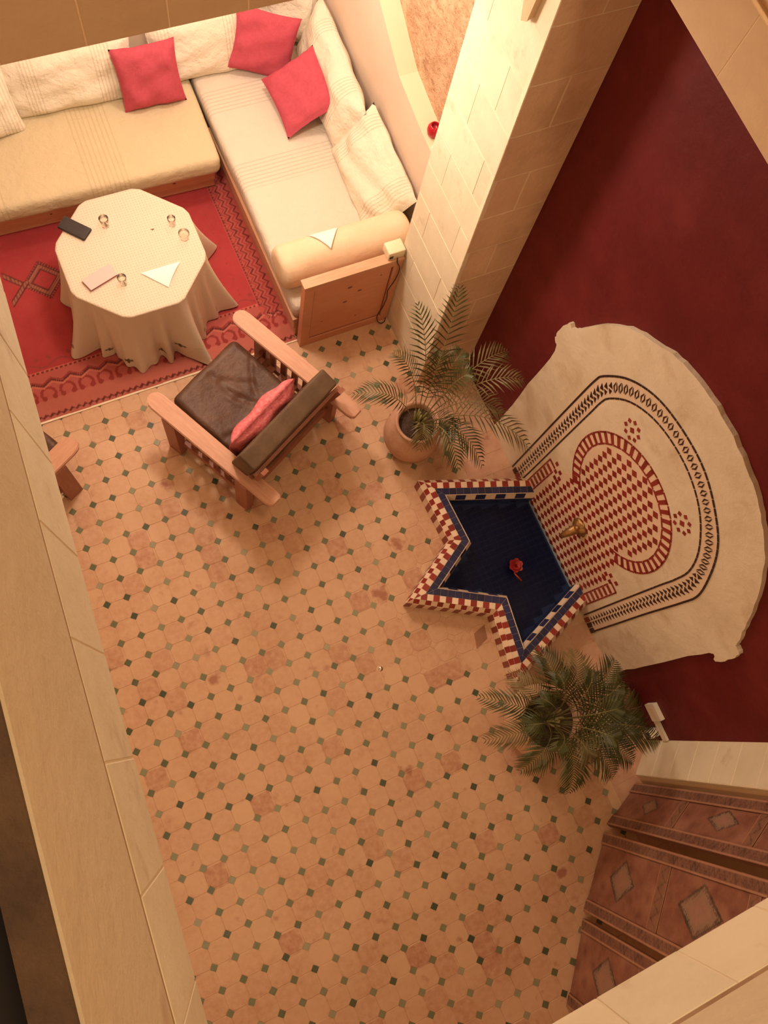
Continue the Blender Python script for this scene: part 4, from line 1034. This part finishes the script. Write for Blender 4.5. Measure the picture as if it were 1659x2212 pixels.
# red diamonds
def diam_mesh():
    P = [(.0, .0300), (.0290, 0), (0, -.0300), (-.0290, 0)]
    vs = [(-.003, y, z) for y, z in P] + [(-.0058, y, z) for y, z in P]
    fs = [(4, 5, 6, 7), (0, 1, 5, 4), (1, 2, 6, 5), (2, 3, 7, 6), (3, 0, 4, 7)]
    me = bpy.data.meshes.new('red_diamond'); me.from_pydata(vs, [], [tuple(reversed(q)) for q in fs]); me.materials.append(M['zred']); me.update(); return me
dme = diam_mesh(); dl_ = []
for i in range(-7, 8):
    for j in range(0, 25):
        y = CY + .03 + i * .0695; z = .075 + j * .0715
        ina = ((y - CY) / .372) ** 2 + ((z - CZ) / .425) ** 2 < 1
        rect = z < .70 and -.985 < y < -.135
        neck = .6 < z < .95 and -.885 < y < -.24
        if ina or rect or neck: dl_.append((y, z))
for k_, (y, z) in enumerate(dl_[:]):
    linked('red_diamond', dme, pn, Matrix.Translation((XP, y + .575, z)))
print('diamonds', len(dl_))
for fy, fz in ((-.248, 1.845), (-.861, 1.861)):
    cell([(fy - .022, fz), (fy, fz + .026), (fy + .022, fz), (fy, fz - .026)])
    for k in range(8):
        a = k * PI / 4 + PI / 8; cy, cz = fy + .060 * math.cos(a), fz + .068 * math.sin(a)
        cell([(cy + .017 * math.cos(a + b), cz + .019 * math.sin(a + b)) for b in (0, PI / 2, PI, 3 * PI / 2)])
# dark check tiles at foot of the panel
for y0 in (.02, .065, .11, -1.20, -1.245, -1.29):
    for z0 in (.01, .05):
        t = MB(); wallprism(t, [(y0 - .019, z0), (y0 + .019, z0), (y0 + .019, z0 + .036), (y0 - .019, z0 + .036)], XP - .001, XP - .006); t.build('foot_tile', 'zred' if (round(y0 * 100) + round(z0 * 100)) % 2 else 'zblack', pn)
# brass spout
sp = MB(); T = Matrix.Translation((XP - .004, 0.012, .665)) @ Matrix.Rotation(-PI / 2, 4, 'Y')
sp.lathe([(.001, .000), (.072, .000), (.075, .008), (.064, .018), (.052, .034), (.038, .044), (.001, .048)], 24, T=T, wob=lambda th, z: .07 * math.cos(th * 7))
sp.build('spout_plate', 'brass', pn, True)
sp = MB(); sp.tube([(XP - .02, .012, .665), (XP - .06, .012, .66), (XP - .10, .012, .640), (XP - .125, .012, .605), (XP - .128, .012, .575)], [.038, .036, .030, .022, .016], 14)
sp.build('spout_pipe', 'brass', pn, True)
sp = MB(); sp.lathe([(.001, .022), (.014, .018), (.02, 0), (.014, -.018), (.001, -.022)], 12, T=Matrix.Translation((XP - .05, .012, .70))); sp.build('spout_knob', 'brass', pn, True)

# ================================================================== POTS AND PALMS
def urn(name, x, y, R, h_, rim, label, m, wob=.01):
    e = thing(name, label, 'plant pot', (x, y, 0), 0, 'terracotta urns by the fountain')
    prof = [(R * .52, .001), (R * .60, .012), (R * .78, h_ * .14), (R * .94, h_ * .30), (R, h_ * .47), (R * .96, h_ * .63), (R * .84, h_ * .80), (rim * 1.0, h_ * .92), (rim * .97, h_ * .95), (rim * 1.06, h_ * .975), (rim * 1.08, h_), (rim * .98, h_ + .004), (rim * .90, h_ * .97), (rim * .86, h_ * .84)]
    t = MB(); t.lathe(prof, 48, wob=lambda th, z: wob * math.sin(2 * th + 1) + wob * .5 * math.sin(3 * th)); t.build('urn_body', m, e, True)
    t = MB(); t.lathe([(rim * .90, h_ * .86), (rim * .5, h_ * .88), (.001, h_ * .89)], 32); t.build('soil', 'soil', e, True)
    return e
u1 = urn('terracotta_urn', .785, .655, .228, .455, .160, 'bulging terracotta urn by the stone pillar, holding the left palm', 'pot')
u2 = urn('terracotta_urn', .760, -1.715, .270, .42, .210, 'wide pale terracotta urn at the right end of the fountain', 'pot2')
def palm(name, base, z0, tips, label, seed, NL=18, WL=.0058):
    e = thing(name, label, 'plant', (base[0], base[1], z0)); r = random.Random(seed); B = Vector((base[0], base[1], z0))
    # clump of stems
    t = MB()
    for k in range(9):
        a = r.uniform(0, 6.28); d = r.uniform(.0, .045); t.tube([(d * math.cos(a), d * math.sin(a), -.03), (d * 1.3 * math.cos(a), d * 1.3 * math.sin(a), .10), (d * 1.9 * math.cos(a), d * 1.9 * math.sin(a), .20)], [.012, .010, .007], 6)
    t.build('stem_clump', 'stalk', e, True)
    for tip, apex, ll, mm in tips:
        tip = Vector(tip) - B; r0 = r.uniform(.01, .04); st_ = Vector((tip.x, tip.y, 0)).normalized() * r0
        mid = Vector((tip.x * .42, tip.y * .42, apex - z0))
        if ll < 0: mid = Vector((tip.x * .25, tip.y * .25, apex - z0)); ll = -ll
        nS = 22; pts = []
        for i in range(nS + 1):
            u = i / nS; pts.append(st_ * (1 - u) ** 2 + mid * 2 * u * (1 - u) + tip * u * u)
        fr = MB(); fr.tube(pts, [.0045 * (1 - .75 * i / nS) for i in range(nS + 1)], 5)
        nl = NL
        for i in range(nl):
            u = .26 + .74 * i / (nl - 1); k = min(nS - 1, int(u * nS)); fu = u * nS - k
            p_ = pts[k].lerp(pts[k + 1], fu); d = (pts[k + 1] - pts[k]).normalized(); sd = d.cross(Vector((0, 0, 1))).normalized(); upv = sd.cross(d).normalized()
            ln = ll * math.sin(PI * min(1, (.18 + .80 * (u - .2) / .8))) ** .7 * r.uniform(.88, 1.1) + .02
            fwd = .55 + .65 * u + r.uniform(-.1, .1)
            for sg in (-1, 1):
                dr = (sd * sg + d * fwd + upv * r.uniform(.05, .30)).normalized()
                q0 = p_; q1 = p_ + dr * ln * .5 + Vector((0, 0, .004)); q2 = p_ + dr * ln * .98 + Vector((0, 0, -ln * .30)) + d * ln * .12
                wv = dr.cross(upv).normalized(); w_ = WL if ln > .08 else WL * .7
                fr.add([q0 - wv * w_ * .5, q0 + wv * w_ * .5, q1 - wv * w_, q1 + wv * w_, q2], [(0, 1, 3, 2), (2, 3, 4)], 1)
        fr.build('frond', None, e, False, ['stalk', mm])
    return e
palm('parlour_palm', (.785, .655), .40, [
    ((.35, .93, .72), 1.05, .135, 'leaf'), ((1.01, 1.04, 1.62), 1.50, .15, 'leaf'), ((.80, 1.12, 1.40), 1.30, -.15, 'leaf'),
    ((.58, .93, 1.22), 1.25, .13, 'leafdry'),
    ((1.36, .72, 1.12), 1.35, .15, 'leafdry'), ((1.38, .10, .72), 1.30, .16, 'leafdry'), ((.82, .16, .72), 1.12, .15, 'leaf'),
    ((1.04, .14, .60), 1.10, .14, 'leaf'), ((1.20, .36, .95), 1.30, .16, 'leafdry'), ((.95, .40, .55), .95, .13, 'leaf'), ((.66, .42, .60), .95, .12, 'leafdry'),
    ((1.10, .85, 1.05), 1.25, .13, 'leaf'), ((.90, .86, 1.15), 1.20, .11, 'leaf'), ((1.30, .45, 1.25), 1.45, .14, 'leafdry'), ((1.02, .62, 1.2), 1.30, .12, 'leaf')],
    'tall feathery palm growing in the urn beside the stone pillar', 3)
ra = random.Random(11)
R_ = [((.33, -1.36, .55), .95, .13, 'leaf'), ((.25, -1.63, .52), .92, .13, 'leafdry'), ((.38, -1.90, .55), .95, .15, 'leaf'), ((.62, -2.16, .55), .98, .15, 'leaf'),
      ((.95, -2.20, .55), .98, .16, 'leaf'), ((1.10, -2.16, .62), 1.02, .16, 'leaf'), ((1.32, -2.10, .66), 1.05, .17, 'leaf'), ((1.30, -1.85, .70), 1.08, .17, 'leaf'),
      ((1.26, -1.50, .72), 1.08, .16, 'leaf'), ((1.02, -1.33, .72), 1.05, .16, 'leafdry'), ((.80, -1.22, .70), 1.02, .16, 'leaf'), ((.55, -1.30, .66), 1.0, .14, 'leafdry'),
      ((1.15, -1.62, .92), 1.15, .15, 'leaf'), ((.62, -1.50, .85), 1.0, .12, 'leaf'), ((.95, -1.95, .92), 1.12, .15, 'leaf'), ((.58, -1.85, .82), 1.0, .12, 'leaf'), ((.98, -1.48, .95), 1.12, .14, 'leaf'), ((1.18, -1.95, .85), 1.12, .16, 'leaf'), ((.78, -1.40, .90), 1.05, .14, 'leaf'), ((1.05, -1.75, 1.0), 1.2, .14, 'leaf'), ((.75, -2.0, .80), 1.02, .14, 'leafdry'), ((.46, -1.62, .75), .98, .13, 'leaf')]
palm('parlour_palm', (.76, -1.715), .37, R_, 'dense bushy green palm in the wide urn near the folding screen', 9, 23)

# ================================================================== FOLDING SCREEN
fs_ = thing('folding_screen', 'brown painted leather folding screen with dark diamonds at the lower right', 'screen', (0, 0, 0))
def screencol(Wd, rails, cells, seed):
    def fn(u, z):
        col = np.zeros(u.shape + (3,)) + np.array((.22, .078, .052))
        n = np.sin(u * 13 + seed) * np.sin(z * 9 + u * 6 + seed); n2 = np.sin(u * 31 + z * 7 + seed * 2) * np.sin(z * 23 - u * 9)
        col = lay(col, np.clip(n, 0, 1), (.36, .165, .11), .8); col = lay(col, np.clip(n2, 0, 1), (.13, .038, .026), .7)
        for s0, s1 in ((0, .085), (Wd - .085, Wd)):
            st_ = (u > s0 + .012) & (u < s1 - .012); col = lay(col, st_ * 1., (.13, .060, .045), .75)
            zz = (s0 + s1) / 2 + .026 * (tri(z, .052) * 2 - 1); col = lay(col, ((np.abs(u - zz) < .006) & st_) * 1., (.035, .02, .018))
            for e_ in (s0 + .006, s1 - .006): col = lay(col, (np.abs(u - e_) < .006) * 1., (.50, .27, .17), .8)
        for z0, z1 in rails:
            inn = (u > .09) & (u < Wd - .09); rl = (z > z0) & (z < z1) & inn
            col = lay(col, rl * 1., (.20, .09, .055), .8)
            zz = (z0 + z1) / 2 + (z1 - z0) * .28 * (tri(u, .09) * 2 - 1); col = lay(col, ((np.abs(z - zz) < .0065) & rl) * 1., (.05, .03, .02))
            for e_ in (z0, z1): col = lay(col, ((np.abs(z - e_) < .007) & inn) * 1., (.55, .30, .17), .8)
        for cu, cz, hu, hz in cells:
            d = np.abs(u - cu) / hu + np.abs(z - cz) / hz
            col = lay(col, (d < 1.0) * 1., (.26, .17, .12)); col = lay(col, (d < .55) * 1., (.34, .17, .13), .7)
            col = lay(col, (np.abs(d - .95) < .075) * 1., (.035, .028, .022)); col = lay(col, ((np.abs(d - .80) < .05) & (tri(u + z, .03) > .5)) * 1., (.06, .045, .035))
        return col
    return fn
def leaf_(A, B, H, rails, cells, seed):
    A, B = Vector(A), Vector(B); u = (B - A).normalized(); Wd = (B - A).length; nn = Vector((u.y, -u.x)); nn = nn if nn.dot(Vector((-1.1, -.97)) - A) > 0 else -nn
    fn = screencol(Wd, rails, cells, seed)
    bd = MB(); q = [A - nn * .022, B - nn * .022, B - nn * .003, A - nn * .003]; bd.prism([(p_.x, p_.y) for p_ in q] if (q[1] - q[0]).x * (q[2] - q[1]).y - (q[1] - q[0]).y * (q[2] - q[1]).x > 0 else [(p_.x, p_.y) for p_ in q][::-1], .012, H)
    lf = bd.build('screen_leaf', 'screenback', fs_)
    def pl(off): return lambda U_, Z_: np.stack([A.x + u.x * U_ + nn.x * off, A.y + u.y * U_ + nn.y * off, Z_], -1)
    def piece(nm, u0, u1, z0, z1, off):
        paint(nm, u0, u1, z0, z1, .0085, fn, pl(off), 'screen', lf)
        t = MB(); q = [A + u * u0 - nn * .002, A + u * u1 - nn * .002, A + u * u1 + nn * (off - .0007), A + u * u0 + nn * (off - .0007)]; P = [(p_.x, p_.y) for p_ in q]
        ar = sum(P[i][0] * P[(i + 1) % 4][1] - P[(i + 1) % 4][0] * P[i][1] for i in range(4)); t.prism(P if ar > 0 else P[::-1], z0, z1); t.build(nm + '_edge', 'screenback', lf)
    for s0, s1 in ((0, .085), (Wd - .085, Wd)): piece('stile', s0, s1, .012, H, .012)
    zs = [.012] + [z for r_ in rails for z in r_] + [H]
    for z0, z1 in rails: piece('rail', .0865, Wd - .0865, z0, z1, .009)
    for a, b in zip(zs[0::2], zs[1::2]): piece('panel', .0865, Wd - .0865, a + .001, b - .001, .003)
leaf_((1.300, -2.445), (.955, -2.605), 2.05, [(.80, .90), (1.68, 1.78)], [(.17, .44, .07, .12), (.17, 1.37, .075, .17)], 1)
leaf_((.915, -2.645), (.525, -3.045), 2.05, [(.94, 1.07), (1.90, 2.0)], [(.275, .46, .14, .19), (.265, 1.47, .15, .24)], 4)
leaf_((.500, -3.085), (.135, -3.525), 2.05, [(.94, 1.07), (1.90, 2.0)], [(.275, .50, .14, .20), (.27, 1.47, .15, .24)], 7)

# ================================================================== SMALL THINGS
v = MB(); v.lathe([(.001, 0), (.030, 0), (.040, .012), (.047, .040), (.044, .065), (.032, .080), (.026, .084), (.024, .080), (.030, .060), (.001, .055)], 32)
o = v.build('red_vase', 'redglass', None, True); o.scale = (1.12, 1.12, 1.15); o.location = (1.520, 2.385, 1.272); tag(o, 'small round glossy red candle holder standing on the cream ledge', 'candle holder')
v = MB(); v.lathe([(.001, 0), (.018, 0), (.019, .022), (.017, .023), (.001, .021)], 20)  # plain short white disc shape
o = v.build('disc', 'white', None, True); o.location = (1.480, 2.275, 1.266); tag(o, 'small white tealight on the ledge just in front of the red holder', 'candle')
# conduit and socket on the red wall
cd = thing('wall_trunking', 'white cable trunking and switch low on the red wall beside the pier', 'trunking', (1.53, -2.04, .38))
for nm, lo, hi in (('switch_box', (-.035, -.0, -.062), (0, .128, .070)), ('cable_cover', (-.018, -.158, -.085), (0, .0, -.020))):
    t = MB(); t.box(lo, hi); t.build(nm, 'whitetrunk', cd)
t = MB(); t.box((-.036, .02, -.03), (-.0345, .10, .04)); t.build('switch_plate', 'whitebox', cd)
sk = thing('plug_adapter', 'white plug adapter with black plugs at the foot of the red wall', 'plug', (1.49, -2.13, .06))
t = MB(); t.box((-.03, -.03, -.06), (.04, .03, .20)); t.build('adapter_body', 'whitetrunk', sk)
for a in ((-.052, -.02, .02), (-.052, -.02, .15)):
    t = MB(); t.box(a, (a[0] + .022, a[1] + .04, a[2] + .04)); t.build('plug_head', 'blackplastic', sk)
t = MB(); t.box((-.03, -.03, -.061), (.0, .03, -.06)); t.build('foot', 'blackplastic', sk)
ln = thing('dark_lantern', 'small dark glazed lantern on the floor behind the right palm', 'lantern', (1.40, -1.86, 0))
t = MB(); t.box((-.07, -.08, 0), (.07, .08, .03)); t.build('lantern_base', 'screenback', ln)
for sx in (-.06, .06):
    for sy in (-.07, .07): t = MB(); t.box((sx - .008, sy - .008, .03), (sx + .008, sy + .008, .24)); t.build('corner_post', 'screenback', ln)
t = MB(); t.box((-.055, -.065, .03), (.055, .065, .235)); t.build('dark_glazing', 'blackplastic', ln)
t = MB(); t.add([(-.085, -.095, .24), (.085, -.095, .24), (.085, .095, .24), (-.085, .095, .24), (-.03, -.03, .30), (.03, -.03, .30), (.03, .03, .30), (-.03, .03, .30)], [(0, 3, 2, 1), (4, 5, 6, 7), (0, 1, 5, 4), (1, 2, 6, 5), (2, 3, 7, 6), (3, 0, 4, 7)]); t.build('lantern_roof', 'screenback', ln)
# lamp fittings (out of frame) that give the light
def fitting(name, loc, label):
    e = thing(name, label, 'lamp', loc)
    t = MB(); t.lathe([(.02, .20), (.05, .19), (.13, .14), (.15, .13)], 24); t.build('lamp_shade', 'brass', e, True)
    t = MB(); t.tube([(0, 0, .2), (0, 0, .86)], .006, 6); t.build('cord', 'blackplastic', e); return e
fitting('pendant_lamp', (-.30, 2.35, 3.00), 'brass pendant lamp hanging from the alcove ceiling above the table')
